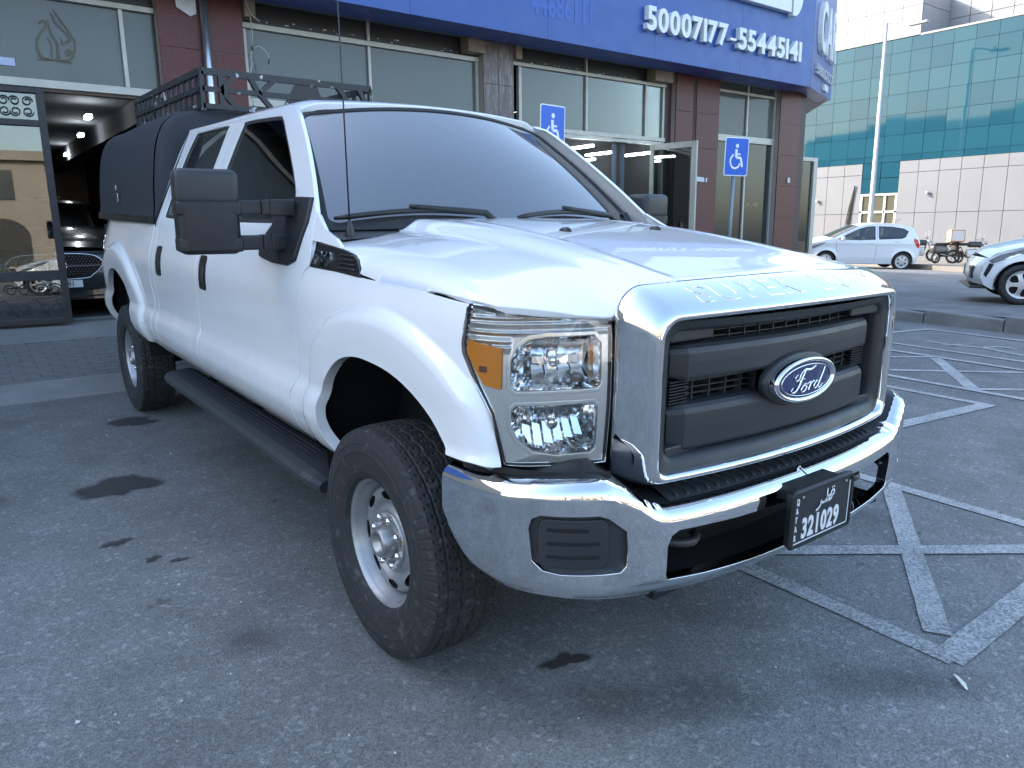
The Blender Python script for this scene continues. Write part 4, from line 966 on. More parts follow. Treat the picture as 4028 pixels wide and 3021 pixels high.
# walkway rising to the shop front: kerb band, block paving, threshold band
g = MB(); g.add([(-60, 4.66, .004), (13.2, 4.66, .004), (13.2, 5.21, ramp_h(5.21)), (-60, 5.21, ramp_h(5.21)), (-60, 4.66, -.2), (13.2, 4.66, -.2)], [(0, 1, 2, 3), (0, 4, 5, 1)]); tag(g.build('walkway_edge', M_conc), kind='structure')
M_bed = brick_mat('walk_blocks', (.135, .135, .133), (.16, .16, .156), (.07, .07, .07), .205, .105)
g = MB(); g.add([(-60, 5.21, ramp_h(5.21)-.003), (13.2, 5.21, ramp_h(5.21)-.003), (13.2, 6.51, ramp_h(6.51)-.003), (-60, 6.51, ramp_h(6.51)-.003)], [(0, 1, 2, 3)]); walk = tag(g.build('walkway', M_bed), kind='structure')
g = MB(); g.add([(-60, 6.51, ramp_h(6.51)), (13.2, 6.51, ramp_h(6.51)), (13.2, 7.5, ramp_h(7.3)+.006), (-60, 7.5, ramp_h(7.3)+.006), ], [(0, 1, 2, 3)]); tag(g.build('threshold', M_conc), kind='structure')
pvm = MB(); pvm.box(-.099, .099, -.049, .049, -.03, 0, .006); pvo = pvm.build('paver', mat('paver', (.138, .138, .136), .85, bump=.4, bscale=120, var=.3, vscale=.9), None)
for r in range(12):
    y = 5.21+.055+.1075*r
    for k in range(13):
        x = -2.45+.205*k+(.10 if r % 2 else 0); inst(pvo, 'paver', walk, (x, y, ramp_h(y)+.004+random.uniform(-.002, .003)), (R(5.8)+random.uniform(-.01, .01), random.uniform(-.012, .012), random.uniform(-.01, .01)))
bpy.data.objects.remove(pvo)
# painted bay lines
def paint_material():
    m = bpy.data.materials.new('worn_paint'); m.use_nodes = True; nt = m.node_tree; b = nt.nodes['Principled BSDF']; N = nt.nodes.new; Lk = nt.links.new
    tc = N('ShaderNodeTexCoord'); vo = N('ShaderNodeTexVoronoi'); vo.inputs['Scale'].default_value = 120; Lk(tc.outputs['Object'], vo.inputs['Vector']); sep = N('ShaderNodeSeparateColor'); Lk(vo.outputs['Color'], sep.inputs[0])
    n = N('ShaderNodeTexNoise'); n.inputs['Scale'].default_value = 2.2; n.inputs['Detail'].default_value = 9; n.inputs['Roughness'].default_value = .75; Lk(tc.outputs['Object'], n.inputs['Vector'])
    ad = N('ShaderNodeMath'); ad.operation = 'MULTIPLY_ADD'; Lk(sep.outputs[0], ad.inputs[0]); ad.inputs[1].default_value = .45; Lk(n.outputs['Fac'], ad.inputs[2])
    mr = N('ShaderNodeMapRange'); mr.inputs[1].default_value = .52; mr.inputs[2].default_value = 1.02; Lk(ad.outputs[0], mr.inputs[0])
    mx = N('ShaderNodeMix'); mx.data_type = 'RGBA'; mx.inputs['A'].default_value = (.44, .445, .44, 1); mx.inputs['B'].default_value = (.155, .158, .155, 1); Lk(mr.outputs[0], mx.inputs['Factor']); Lk(mx.outputs['Result'], b.inputs['Base Color']); b.inputs['Roughness'].default_value = .8
    bp = N('ShaderNodeBump'); bp.inputs['Strength'].default_value = .5; bp.inputs['Distance'].default_value = .004; Lk(vo.outputs['Distance'], bp.inputs['Height']); Lk(bp.outputs[0], b.inputs['Normal'])
    return m
M_paint = paint_material(); _ln = [0]
def pline(a, b, w_=.10):
    w_ *= .88; _ln[0] += 1; z = .004+.0006*(_ln[0] % 7); a, b = Vector((*a, z)), Vector((*b, z)); t = (b-a).normalized(); s = Vector((-t.y, t.x, 0))*w_/2; nseg = max(2, int((b-a).length/.12)); V = []
    for i in range(nseg+1):
        p = a+(b-a)*i/nseg; j = random.uniform(-.004, .004); V += [p-s*(1+j*12), p+s*(1+random.uniform(-.05, .05))]
    g = MB(); g.add(V, [(2*i, 2*i+2, 2*i+3, 2*i+1) for i in range(nseg)]); tag(g.build('bay_line', M_paint), kind='structure')
pline((.60, 4.3), (.58, -1.25)); pline((2.10, 4.3), (2.09, -1.30)); pline((.56, -1.23), (2.6, -1.23), .12); pline((.70, -1.14), (2.10, -.27), .11); pline((.72, -.30), (2.05, -1.27), .10)
pline((.62, .9), (2.05, 1.9), .1); pline((2.05, .9), (.62, 1.9), .1); pline((.62, 2.4), (2.05, 3.5), .1)
pline((4.50, 4.3), (4.52, .155)); pline((4.56, .15), (3.1, .32), .13); pline((3.1, 4.3), (3.1, .30))
pline((4.985, 4.3), (4.97, -.9)); pline((6.31, 4.3), (6.295, .2)); pline((6.24, 1.30), (4.96, .41), .13); pline((5.23, 1.29), (6.19, .455), .08); pline((5.05, .43), (5.9, -.25), .08); pline((5.9, 1.61), (6.28, 1.35), .08)
pline((6.785, 4.3), (6.78, -.5), .09); pline((8.24, 2.29), (8.22, -.8), .09); pline((7.55, 2.41), (8.27, 2.27), .09)
# wheelchair symbol worn on the asphalt
for pts in ([(7.27, 1.86), (7.22, 1.55), (7.30, 1.26), (7.17, .80)], [(7.30, 1.26), (7.52, 1.20), (7.55, 1.0)], [(7.10, 1.62), (7.36, 1.50)]):
    P = spline([(x, y) for x, y in pts], 6) if len(pts) > 2 else pts
    for i in range(len(P)-1): pline(P[i], P[i+1], .075)
# wet stains, leaf, scraps
def stain_material():
    m = bpy.data.materials.new('oil_stain'); m.use_nodes = True; nt = m.node_tree; b = nt.nodes['Principled BSDF']; N = nt.nodes.new; Lk = nt.links.new; o = nt.nodes['Material Output']
    b.inputs['Base Color'].default_value = (.040, .037, .033, 1); b.inputs['Roughness'].default_value = .7; at = N('ShaderNodeAttribute'); at.attribute_name = 'soak'; tc = N('ShaderNodeTexCoord')
    n = N('ShaderNodeTexNoise'); n.inputs['Scale'].default_value = 22; n.inputs['Detail'].default_value = 8; n.inputs['Roughness'].default_value = .7; Lk(tc.outputs['Object'], n.inputs['Vector'])
    ad = N('ShaderNodeMath'); ad.operation = 'ADD'; Lk(at.outputs['Fac'], ad.inputs[0]); Lk(n.outputs['Fac'], ad.inputs[1]); mr = N('ShaderNodeMapRange'); mr.inputs[1].default_value = .62; mr.inputs[2].default_value = 1.30; mr.inputs[4].default_value = .80; Lk(ad.outputs[0], mr.inputs[0])
    t = N('ShaderNodeBsdfTransparent'); mx = N('ShaderNodeMixShader'); Lk(mr.outputs[0], mx.inputs[0]); Lk(t.outputs[0], mx.inputs[1]); Lk(b.outputs[0], mx.inputs[2]); Lk(mx.outputs[0], o.inputs[0]); return m
M_wet = stain_material()
def blot(x, y, a, b_, seed, name='oil_stain', label=None, z=.006, m=None, spk=.18):
    rnd = random.Random(seed); ph = [rnd.uniform(0, 6.28) for _ in range(6)]; V = [(x, y, z)]; n = 72; A = [1.0]; rs = ((.55, 1.0), (.85, .85), (1.0, .45), (1.22, 0.0))
    for rr, av in rs:
        for i in range(n):
            q = 2*math.pi*i/n; r = rr*(1+sum(spk/(k+1)**.7*math.sin((k+2)*q+ph[k]) for k in range(6))); V.append((x+a*r*math.cos(q), y+b_*r*math.sin(q), z)); A.append(av)
    g = MB(); g.add(V, [(0, i+1, (i+1) % n+1) for i in range(n)]+[(1+k*n+i, 1+(k+1)*n+i, 1+(k+1)*n+(i+1) % n, 1+k*n+(i+1) % n) for k in range(3) for i in range(n)], smooth=True); o = g.build(name, m or M_wet, fix=False)
    at = o.data.attributes.new('soak', 'FLOAT', 'POINT'); at.data.foreach_set('value', A); return tag(o, label, 'stain')
blot(-1.395, 2.27, .165, .17, 3, label='large dark oil stain on the asphalt beside the running board')
blot(-1.06, 3.62, .15, .11, 5, label='dark oil stain at the foot of the rear tyre')
blot(-1.545, 1.48, .045, .035, 8, label='tiny dark oil spot in front of the large stain', spk=.3)
blot(-.505, -.447, .075, .035, 12, label='small dark stain on the asphalt below the bumper fog cover', spk=.28); blot(-1.45, 1.21, .030, .022, 15, label='left of two tiny oil spots beside the front tyre', spk=.3); blot(-1.365, 1.135, .026, .018, 16, label='right of two tiny oil spots beside the front tyre', spk=.3)
lf = MB(); lf.add([(.425, -1.345, .008), (.45, -1.30, .022), (.475, -1.285, .012), (.478, -1.30, .010), (.452, -1.335, .012), (.430, -1.352, .006)], [(0, 1, 4, 5), (1, 2, 3, 4)], smooth=True); tag(lf.build('fallen_petal', mat('petal', (.62, .60, .52), .6)), 'small pale petal lying on the asphalt by the painted corner', 'petal')
M_grit = mat('pale_grit', (.55, .55, .52), .8); rnd = random.Random(11); gr = MB()
for _ in range(420):
    x, y = rnd.uniform(-3, 5.5), rnd.uniform(-2.2, 4.4); s = rnd.uniform(.0015, .0045)*(1 if rnd.random() < .9 else 2); a = rnd.uniform(0, 3)
    gr.add([(x+s*math.cos(a+q), y+s*math.sin(a+q), .006+(.003 if k == 0 else 0)) for k, q in enumerate((0, 1.7, 3.1, 4.6))], [(0, 1, 2, 3)])
tag(gr.build('grit', M_grit), 'pale grit scattered over the asphalt', 'grit', kind='stuff')

# ================================================================== SHOP BUILDING (level ground frame: the lot falls away from it by 1.8 degrees)
TILT = R(-1.8)
def bframe(name): return empty(name, (0, 9.5, 0), (TILT, 0, 0))
M_gran = mat('maroon_granite', (.098, .030, .030), .38, spec=.25, var=.16, vscale=40, col2=(.130, .050, .047), c2lo=.45, c2hi=.6, c2scale=90, rvar=.08)
M_granw = mat('weathered_granite', (.135, .105, .105), .45, var=.3, vscale=5, col2=(.24, .21, .20), c2lo=.5, c2hi=.62, c2scale=6, stretch=(6, 6, 1))
M_alu = mat('pale_aluminium', (.42, .41, .375), .42, metal=.25, var=.12, vscale=9)
M_beige = mat('beige_stone', (.25, .20, .15), .8, var=.25, vscale=9, bump=.3)
M_pane = glass_mat('shopfront_pane', (.80, .82, .80), 1.33, rough=.06, boost=.0, bump=.04, bscale=.8, dust=.10)
M_paneback = mat('painted_reflection', (.120, .122, .120), .6, var=.12, vscale=5, stretch=(7, 1, .35))  # streaked flat grey painted in for the surroundings these panes mirror
M_darkpane = mat('shaded_pane', (.020, .020, .021), .35, var=.3, vscale=5)  # top panes below the sign, their shade put into the colour
M_render = mat('shop_render', (.30, .25, .21), .85, var=.12, vscale=1.5, bump=.2, bscale=40)
M_sign = mat('sign_blue', (.018, .072, .29), .38, var=.05, vscale=2, rvar=.06)
M_signs = mat('sign_blue_side', (.14, .18, .36), .42)
M_letter = mat('letter_white', (.70, .72, .72), .4, var=.05, vscale=6)
M_int = mat('interior_dark', (.030, .032, .034), .9, var=.3, vscale=1.5)
M_steelp = mat('galvanised_pipe', (.55, .56, .56), .28, metal=.9, var=.1, vscale=12)
shop = bframe('shop_building')
tag(shop, 'shop building with maroon granite columns behind the pickup', 'building')
def bx(parent, name, m, x0, x1, y0, y1, z0, z1, bev=0.0): mb = MB(); mb.box(x0, x1, y0, y1, z0, z1, bev); return mb.build(name, m, parent)
G, C, S = -2.2, -2.35, -3.0
# upper storeys (out of the picture, they shade the lot) and walls
bx(shop, 'upper_wall', M_render, -32, 3.4, -2.15, 24, 4.6, 9.6); bx(shop, 'upper_wall', M_render, 3.4, 12.6, -2.15, 24, 4.6, 8.0)
bx(shop, 'wall', M_render, -32, -4.6, -2.2, 24, -.6, 4.6); bx(shop, 'wall', M_render, -4.5, 12.6, 8.0, 24, -.6, 4.6); bx(shop, 'wall', M_render, 12.62, 12.88, -2.1, 8.0, -.6, 4.59)
bx(shop, 'partition', M_int, .95, 1.15, -2.1, 8.0, -.3, 4.6)
bx(shop, 'floor', mat('shop_floor', (.10, .10, .10), .5, var=.2), -4.5, 12.6, -2.25, 8.0, -.3, .2)
bx(shop, 'ceiling', M_int, -4.5, 12.6, -2.1, 8.0, 2.72, 2.80); bx(shop, 'partition', M_int, 4.7, 5.0, -2.05, 8, .2, 2.72); bx(shop, 'partition', M_int, 9.0, 9.2, -2.05, 8, .2, 2.72)
# granite columns, tile by tile
def column(x0, x1, splits, rows, m, side_m=None, name='column'):
    co = bx(shop, name, side_m or M_gran, x0+.008, x1-.008, C+.012, G+.1, -.3, 4.6); ed = [x0]+splits+[x1]
    for a, b in zip(ed[:-1], ed[1:]):
        for z0, z1 in zip(rows[:-1], rows[1:]):
            mb = MB(); mb.box(a+.003, b-.003, C+random.uniform(-.003, .002), C+.02, z0+.003, z1-.003, .004); mb.build('tile', m, co)
    return co
M_joint = mat('tile_joint', (.36, .31, .28), .9)
rw = [.0, .68, 1.30, 1.92, 2.54, 3.16, 3.78, 4.40]
column(.25, 1.19, [.70], rw, M_gran, M_joint); column(4.61, 5.16, [4.88], [.0, .8, 1.6, 2.4, 3.2, 4.0], M_granw, M_joint)
column(8.78, 9.25, [], rw, M_gran, M_joint); column(9.345, 10.0, [], rw, M_gran, M_joint); column(11.95, 12.66, [], rw, M_gran, M_joint)
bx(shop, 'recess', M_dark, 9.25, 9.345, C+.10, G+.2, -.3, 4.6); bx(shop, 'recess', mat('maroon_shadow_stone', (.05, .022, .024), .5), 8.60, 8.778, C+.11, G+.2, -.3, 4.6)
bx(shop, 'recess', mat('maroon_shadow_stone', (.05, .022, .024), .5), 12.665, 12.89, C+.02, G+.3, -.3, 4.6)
pp = MB(); pp.tube([(.742, C-.05, .2), (.742, C-.05, 4.6)], .044, 14); drain = pp.build('drain_pipe', M_steelp, shop)
for x0, x1 in ((1.20, 1.33), (4.32, 4.60), (5.165, 5.28), (8.17, 8.63)): bx(shop, 'bracket', M_beige, x0, x1, C-.06, G, 3.585, 3.86, .012)
# glazing helper: frame bars and panes
def bar(x0, x1, z0, z1, y0=G-.05, y1=G+.03, m=None): return bx(shop, 'frame_bar', m or M_alu, x0, x1, y0, y1, z0, z1, .004)
def pane(x0, x1, z0, z1, y=G, m=None, back=None):
    p = bx(shop, 'window_pane', m or M_pane, x0, x1, y-.004, y, z0, z1)
    if m is None: bx(p, 'painted_reflection', back or M_paneback, x0, x1, y+.006, y+.012, z0, z1)
    return p
# garage bay
pane(-4.4, -1.52, 2.70, 3.50); pane(-1.46, -.112, 2.70, 3.50); pane(-.070, .243, 2.70, 3.50); bar(-4.5, .25, 2.625, 2.705); bar(-4.5, .25, 3.50, 3.555, G-.058, G+.02); bar(-.112, -.070, 2.706, 3.499, G-.045); bar(-1.52, -1.46, 2.706, 3.499, G-.045)
pane(-4.4, .24, 3.56, 4.4, m=M_darkpane); bar(-4.5, .25, 2.59, 2.622, G-.03, G+.06, mat('rust_lintel', (.09, .065, .05), .8, var=.3, vscale=8))
# bay two
pane(1.26, 2.84, 2.72, 3.50); pane(2.88, 4.55, 2.72, 3.50); pane(1.26, 2.84, 3.565, 4.2, m=M_darkpane); pane(2.88, 4.55, 3.565, 4.2, m=M_darkpane)
bar(1.20, 4.61, 3.50, 3.56); bar(2.84, 2.88, 2.72, 3.495, G-.04); bar(2.84, 2.88, 3.565, 4.2, G-.04); bar(1.20, 4.61, 2.62, 2.715); bar(1.20, 1.255, .2, 3.495, G-.04); bar(4.555, 4.605, .2, 3.495, G-.04); pane(1.26, 2.84, .3, 2.61); pane(2.88, 4.55, .3, 2.61); bar(2.84, 2.88, .3, 2.615, G-.04)
# bay three with the open doorway
pane(5.40, 6.715, 2.69, 3.535); pane(6.765, 8.115, 2.69, 3.535); pane(8.165, 8.56, 2.69, 3.535); pane(5.30, 6.71, 3.59, 4.2, m=M_darkpane); pane(6.76, 8.56, 3.59, 4.2, m=M_darkpane)
bar(5.17, 8.63, 3.535, 3.585); bar(5.34, 5.395, .2, 3.53, G-.04); bar(6.715, 6.762, 2.69, 3.53, G-.04); bar(6.715, 6.755, 3.59, 4.2, G-.035); bar(8.115, 8.162, 2.69, 3.53, G-.04); bar(8.56, 8.62, .2, 3.53, G-.04); bar(5.17, 8.63, 2.62, 2.685); bar(5.17, 8.63, 2.56, 2.612, G-.03)
M_blueint = mat('shop_blue_wall', (.02, .045, .085), .7, var=.3, vscale=1)
bx(shop, 'back_wall', M_blueint, 5.0, 9.0, 3.2, 3.3, .2, 2.72)
for x in (7.55, 7.75): bar(x, x+.06, .2, 2.55, G+.14, G+.2, mat('blue_grey_frame', (.09, .12, .15), .5))
M_tube = mat('tube_light', (1, 1, 1), .5, emit=(.85, .95, 1.0), estr=9.0)
for x, y in ((6.0, -1.4), (6.0, .4), (6.85, -1.95), (7.9, -1.3), (7.9, .3), (8.6, -1.65), (8.6, -.15), (8.6, 1.5)): mb = MB(); mb.tube([(x, y-.33, 2.46), (x, y+.33, 2.46)], .022, 8); mb.build('tube_light', M_tube, shop)
lf_ = MB(); rot = Matrix.Translation((8.25, G-.06, 0)) @ Matrix.Rotation(R(-78), 4, 'Z')
for x0, x1, z0, z1 in ((0, .07, .22, 2.55), (.80, .90, .22, 2.55), (.07, .80, 2.45, 2.55), (.07, .80, .22, .42)): lf_.box(x0, x1, -.025, .025, z0, z1, .005, rot)
leaf = lf_.build('door_leaf', M_alu, shop); gl_ = MB(); gl_.box(.07, .80, -.004, .004, .42, 2.45, 0, rot); gl_.build('door_glass', glass_mat('door_glass', (.45, .52, .50), 1.5, boost=.06), leaf)
bx(leaf, 'door_handle', M_alu, 8.40, 8.46, -2.86, -2.80, 1.05, 1.2)
# bay four
for x0, x1 in ((10.02, 11.00), (11.045, 11.94)):
    pane(x0, x1, 2.86, 3.62); pane(x0, x1, .3, 2.73, m=glass_mat('shop_glass', (.30, .33, .31), 1.45, boost=.0, dust=.06)); pane(x0, x1, 3.67, 4.2, back=M_paneback)
bar(10.0, 11.95, 3.62, 3.665); bar(10.0, 11.95, 2.735, 2.855); bar(11.0, 11.045, .2, 4.2, G-.04); bar(11.90, 11.95, .2, 4.2, G-.04); bar(10.0, 10.03, .2, 4.2, G-.04)
M_goods = [mat('shop_goods_a', (.20, .15, .10), .8), mat('shop_goods_b', (.05, .09, .05), .8), mat('shop_goods_c', (.30, .28, .24), .8)]
for k, (x, y, z0, z1, s) in enumerate(((10.3, -1.6, .2, 1.5, .25), (10.6, -1.2, .2, 2.0, .18), (11.3, -1.5, .2, 1.1, .3), (11.6, -1.0, .2, 1.9, .2))): bx(shop, 'shop_shelf', M_goods[k % 3], x-s, x+s, y-.2, y+.2, z0, z1, .02)
tw = MB(); put_text(tw, 'CAR CARE', .10, lambda a, b, c: (11.10+a, G-.012-c, 1.52+b), extrude=.002, xs=.9); tw.build('window_lettering', mat('gilt', (.45, .36, .16), .4), shop, fix=False)
# end bay past the last column
bar(13.46, 13.60, .1, 2.56, G-.05, G+.05); bar(12.90, 13.46, 2.48, 2.56); pane(12.90, 13.46, .2, 2.48, m=glass_mat('end_glass', (.55, .62, .60), 1.45, boost=.0, dust=.03))
bx(shop, 'wall_socket', mat('socket_white', (.6, .6, .58), .5), 12.30, 12.38, C-.03, C-.004, 2.00, 2.10, .004)
# soffit and blue fascia
so = MB(); so.prism([(-8, -2.98), (11.88, -2.98), (13.94, -2.20), (15.60, -.60), (12.9, -.60), (12.9, -2.1), (-8, -2.1)], 3.80, 3.86); so.build('soffit', mat('soffit_sheet', (.24, .22, .20), .55, var=.25, vscale=3), shop)
sign = bframe('shop_sign'); tag(sign, 'long blue fascia sign with white phone number digits', 'sign')
for k in range(9): bx(sign, 'fascia_panel', M_sign, -8+2.2089*k+.002, -8+2.2089*(k+1)-.002, -3.02, -2.5, 3.745, 6.6)
# return face
def face2(u, v, h=0.0):    # u metres along the return, v height, h out of the face
    d = Vector((2.06, .78, 0)).normalized(); nrm_ = Vector((.354, -.935, 0)); p = Vector((11.883, -3.02, 0))+d*u+nrm_*h; return (p.x, p.y, v)
f2 = MB(); f2.add([face2(0, 3.745), face2(2.2, 3.78), face2(2.2, 6.6), face2(0, 6.6), face2(0, 3.745, -.3), face2(2.2, 3.78, -.3), face2(2.2, 6.6, -.3), face2(0, 6.6, -.3)], [(0, 1, 2, 3), (4, 7, 6, 5), (0, 4, 5, 1), (1, 5, 6, 2)]); f2.build('fascia_return', M_signs, sign)
def digits(txt, x0, x1, z0, h, y, parent, m, depth=.045, off=.030, face=None):
    V, F = text_mesh(txt, 1.0, extrude=0, offset=off); xa = min(v[0] for v in V); xb = max(v[0] for v in V); za = min(v[1] for v in V); zb_ = max(v[1] for v in V)
    # place glyph by glyph so that every digit is an object of its own
    adv = 0.0; glyphs = []
    for ch in txt:
        V1, F1 = text_mesh(ch, 1.0, extrude=.5, offset=off); w_ = (max(v[0] for v in V1)-min(v[0] for v in V1)); mn = min(v[0] for v in V1); glyphs.append((V1, F1, adv-mn, w_)); adv += w_+.07
    k = (x1-x0)/(adv-.07); kz = h/(zb_-za)
    for V1, F1, a, w_ in glyphs:
        mb = MB()
        if face: mb.add([face2(x0+(v[0]+a)*k, z0+(v[1]-za)*kz, (v[2]+.5)*depth*2+.004) for v in V1], F1)
        else: mb.add([(x0+(v[0]+a)*k, y-(v[2]+.5)*depth*2, z0+(v[1]-za)*kz) for v in V1], F1)
        mb.build('sign_character', m, parent, fix=True)
digits('50007177', 7.18, 9.17, 4.112, .365, -3.024, sign, M_letter); digits('55445141', 9.46, 11.37, 4.118, .355, -3.024, sign, M_letter); bx(sign, 'sign_dash', M_letter, 9.24, 9.40, -3.11, -3.024, 4.235, 4.275)
digits('CAR', .30, 1.95, 4.45, .95, 0, sign, M_letter, face=True); digits('50007177', .25, 1.95, 4.02, .20, 0, sign, mat('letter_grey', (.42, .44, .50), .5), depth=.03, face=True)
f3 = MB(); f3.add([face2(1.1, 3.84, .004), face2(1.5, 3.84, .004), face2(1.5, 3.96, .004), face2(1.1, 3.96, .004), face2(1.1, 3.84, .06), face2(1.5, 3.84, .06), face2(1.5, 3.96, .06), face2(1.1, 3.96, .06)], [(0, 1, 5, 4), (4, 5, 6, 7), (1, 2, 6, 5), (2, 3, 7, 6), (3, 0, 4, 7)]); f3.build('sign_box', M_letter, sign)
bx(sign, 'sign_panel', M_letter, 8.4, 10.93, -3.14, -3.024, 4.915, 6.2, .01)
dl = MB(); dl.prism(spline([(10.985, 4.87), (11.10, 4.885), (11.20, 4.98), (11.27, 5.15), (11.28, 5.5), (11.10, 5.9), (10.985, 5.9)], 5), -3.14, -3.024, lambda u, v, h: (u, h, v)); dl.build('sign_letter', M_letter, sign)
gh = MB(); put_text(gh, '44686111', .42, lambda a, b, c: (4.95+a, -3.0235-c, 4.05+b), extrude=.0008, offset=.012, xs=.72); gh.build('ghost_digits', mat('sign_blue_faded', (.035, .10, .40), .45), sign, fix=False)
# ---- iron framed glass door of the garage
M_iron = mat('wrought_iron', (.030, .030, .033), .48, metal=.3, var=.3, vscale=12, bump=.2, bscale=80)
gate = bframe('garage_door'); tag(gate, 'black iron framed glass door with scroll panels at the garage entrance', 'door')
DY = G-.02
gate.matrix_world = Matrix.Translation((0, 9.5, 0)) @ Matrix.Rotation(TILT, 4, 'X') @ Matrix.Translation((-2.6, DY, 0)) @ Matrix.Rotation(R(-4.3), 4, 'Z') @ Matrix.Translation((2.6, -DY, 0))
for x0, x1, z0, z1 in ((-.985, -.915, .205, 2.60), (-2.60, -2.53, .205, 2.60), (-2.53, -.985, 2.545, 2.60), (-2.53, -.985, 2.225, 2.285), (-2.53, -.985, .665, .765), (-2.53, -.985, .205, .265)): bx(gate, 'door_frame', M_iron, x0, x1, DY-.035, DY+.035, z0, z1, .006)
M_doorglass = glass_mat('garage_door_glass', (.72, .74, .73), 1.5, boost=.05)
for z0, z1 in ((.265, .665), (.765, 2.225), (2.285, 2.545)): bx(gate, 'door_pane', M_doorglass, -2.53, -.985, DY+.010, DY+.016, z0, z1)
def scroll(cx, cz, r, flip=1, turns=1.4, up=1):
    return [(cx+flip*(r*(1-.62*t))*math.cos(t*turns*2*math.pi), DY-.012, cz+up*(r*(1-.62*t))*math.sin(t*turns*2*math.pi)) for t in np.linspace(0, 1, 26)]
for cx in (-1.12, -1.32, -1.62, -1.92, -2.22):
    for fz, z in ((1, 2.465), (-1, 2.365)):
        for fl_ in (1, -1): s_ = MB(); s_.tube(scroll(cx+fl_*.055, z, .048, fl_, up=fz), .0062, 6); s_.build('iron_scroll', M_iron, gate)
for cx in (-1.10, -1.38, -1.66, -1.94, -2.22):
    for fz, z in ((1, .57), (-1, .37)):
        for fl_ in (1, -1): s_ = MB(); s_.tube(scroll(cx+fl_*.06, z, .062, fl_, up=fz), .0065, 6); s_.build('iron_scroll', M_iron, gate)
for cx in (-1.24, -1.52, -1.80, -2.08):
    s_ = MB(); s_.tube(spline([(cx-.12, DY-.012, .29), (cx, DY-.012, .47), (cx+.12, DY-.012, .29)], 6), .006, 6); s_.build('iron_scroll', M_iron, gate)
# garage interior fittings
for y, x in ((-.9, -.30), (1.1, -.10), (4.3, .12), (7.0, .28)): mb = MB(); mb.box(x-.03, x+.03, y-.10, y+.10, 2.52, 2.56, .005); mb.build('tube_light', mat('garage_light', (1, 1, 1), .5, emit=(.85, .93, 1.0), estr=20.0), shop)
bx(shop, 'ceiling_beam', M_int, .15, .45, -2.0, 8.0, 2.45, 2.72); bx(shop, 'timber_stack', mat('dark_timber', (.055, .045, .036), .85, var=.4, vscale=6, stretch=(8, 8, 1)), .20, .92, -1.9, 1.6, .2, 2.0); bx(shop, 'cabinet', mat('brown_cabinet', (.09, .045, .025), .6, var=.3), -.55, -.20, 3.2, 3.6, .2, 1.75, .01)
# window logo, stickers, posters, paper, cables: flat things fixed to the front
lg = MB(); ly = G-.0125
fl2 = lambda u, v, h: (u, ly-h, v)
for pts, w_ in (([(-.715, 3.405), (-.66, 3.31), (-.575, 3.17), (-.552, 3.08), (-.60, 2.95), (-.70, 2.905)], (.006, .013)), ([(-.74, 3.37), (-.70, 3.27), (-.63, 3.20), (-.60, 3.13), (-.64, 3.10)], (.008, .014)), ([(-.78, 3.30), (-.76, 3.17), (-.72, 3.08), (-.72, 2.93)], (.008, .014)), ([(-.86, 3.25), (-.82, 3.29), (-.80, 3.24), (-.85, 3.17), (-.90, 3.06), (-.88, 2.94), (-.80, 2.91)], (.008, .014)), ([(-.80, 3.13), (-.77, 3.05), (-.78, 2.94)], (.004, .011)), ([(-.68, 3.14), (-.66, 3.07)], (.006, .009)), ([(-.92, 2.905), (-.75, 2.915), (-.60, 2.90)], (.006, .012)), ([(-.66, 3.00), (-.62, 3.03), (-.60, 3.00), (-.65, 2.97)], .012)): stroke(lg, pts, w_, fl2, 6)
wl = empty('window_emblem', (0, 9.5, 0), (TILT, 0, 0)); lg.build('emblem_stroke', mat('bronze_film', (.085, .080, .055), .5), wl, fix=False); tag(wl, 'brown calligraphic drop emblem on the window above the garage', 'emblem')
def fixed(name, label, cat, m, x0, x1, y0, y1, z0, z1): e = bframe(name); bx(e, 'sheet', m, x0, x1, y0, y1, z0, z1); tag(e, label, cat); return e
M_paper = mat('white_paper', (.62, .63, .66), .7, var=.1, vscale=9)
fixed('window_sticker', 'pale lilac sticker on the garage window at the left edge', 'sticker', mat('lilac_paper', (.42, .46, .66), .6), -1.42, -1.115, G-.016, G-.013, 2.815, 2.89)
pt = MB(); pt.prism([(.46, 3.58), (.60, 3.50), (.665, 3.535), (.67, 3.56), (.672, 3.80), (.45, 3.80)], C-.020, C-.016, lambda u, v, h: (u, h+.02*math.sin(u*20)*.3, v)); e = bframe('torn_paper'); pt.build('sheet', M_paper, e); tag(e, 'torn white paper hanging on the granite column beside the pipe', 'paper')
pt = MB(); pt.prism([(9.40, 1.955), (9.62, 1.945), (9.63, 2.0), (9.60, 2.03), (9.40, 2.04)], C-.012, C-.008, lambda u, v, h: (u, h, v)); pt.prism([(9.66, 1.945), (9.70, 1.945), (9.715, 2.03), (9.67, 2.02)], C-.012, C-.008, lambda u, v, h: (u, h, v)); e = bframe('torn_label'); pt.build('sheet', M_paper, e); tag(e, 'torn white label on the wide granite column by the doorway', 'label')
wr = MB(); wy = C-.035
for pts in ([(1.12, wy, 4.2), (1.20, wy-.05, 3.78), (1.27, wy-.03, 3.62), (1.36, wy-.04, 3.545)], [(1.27, wy, 3.62), (1.275, wy, 3.40), (1.25, wy, 3.22), (1.24, wy, 3.10)], [(1.25, wy, 3.22), (1.33, wy-.04, 3.27), (1.42, wy-.05, 3.20), (1.435, wy-.05, 3.12)], [(1.25, wy, 3.10), (1.215, wy, 2.9), (1.225, wy, 2.6)]): wr.tube(spline(pts, 6), .0065, 6)
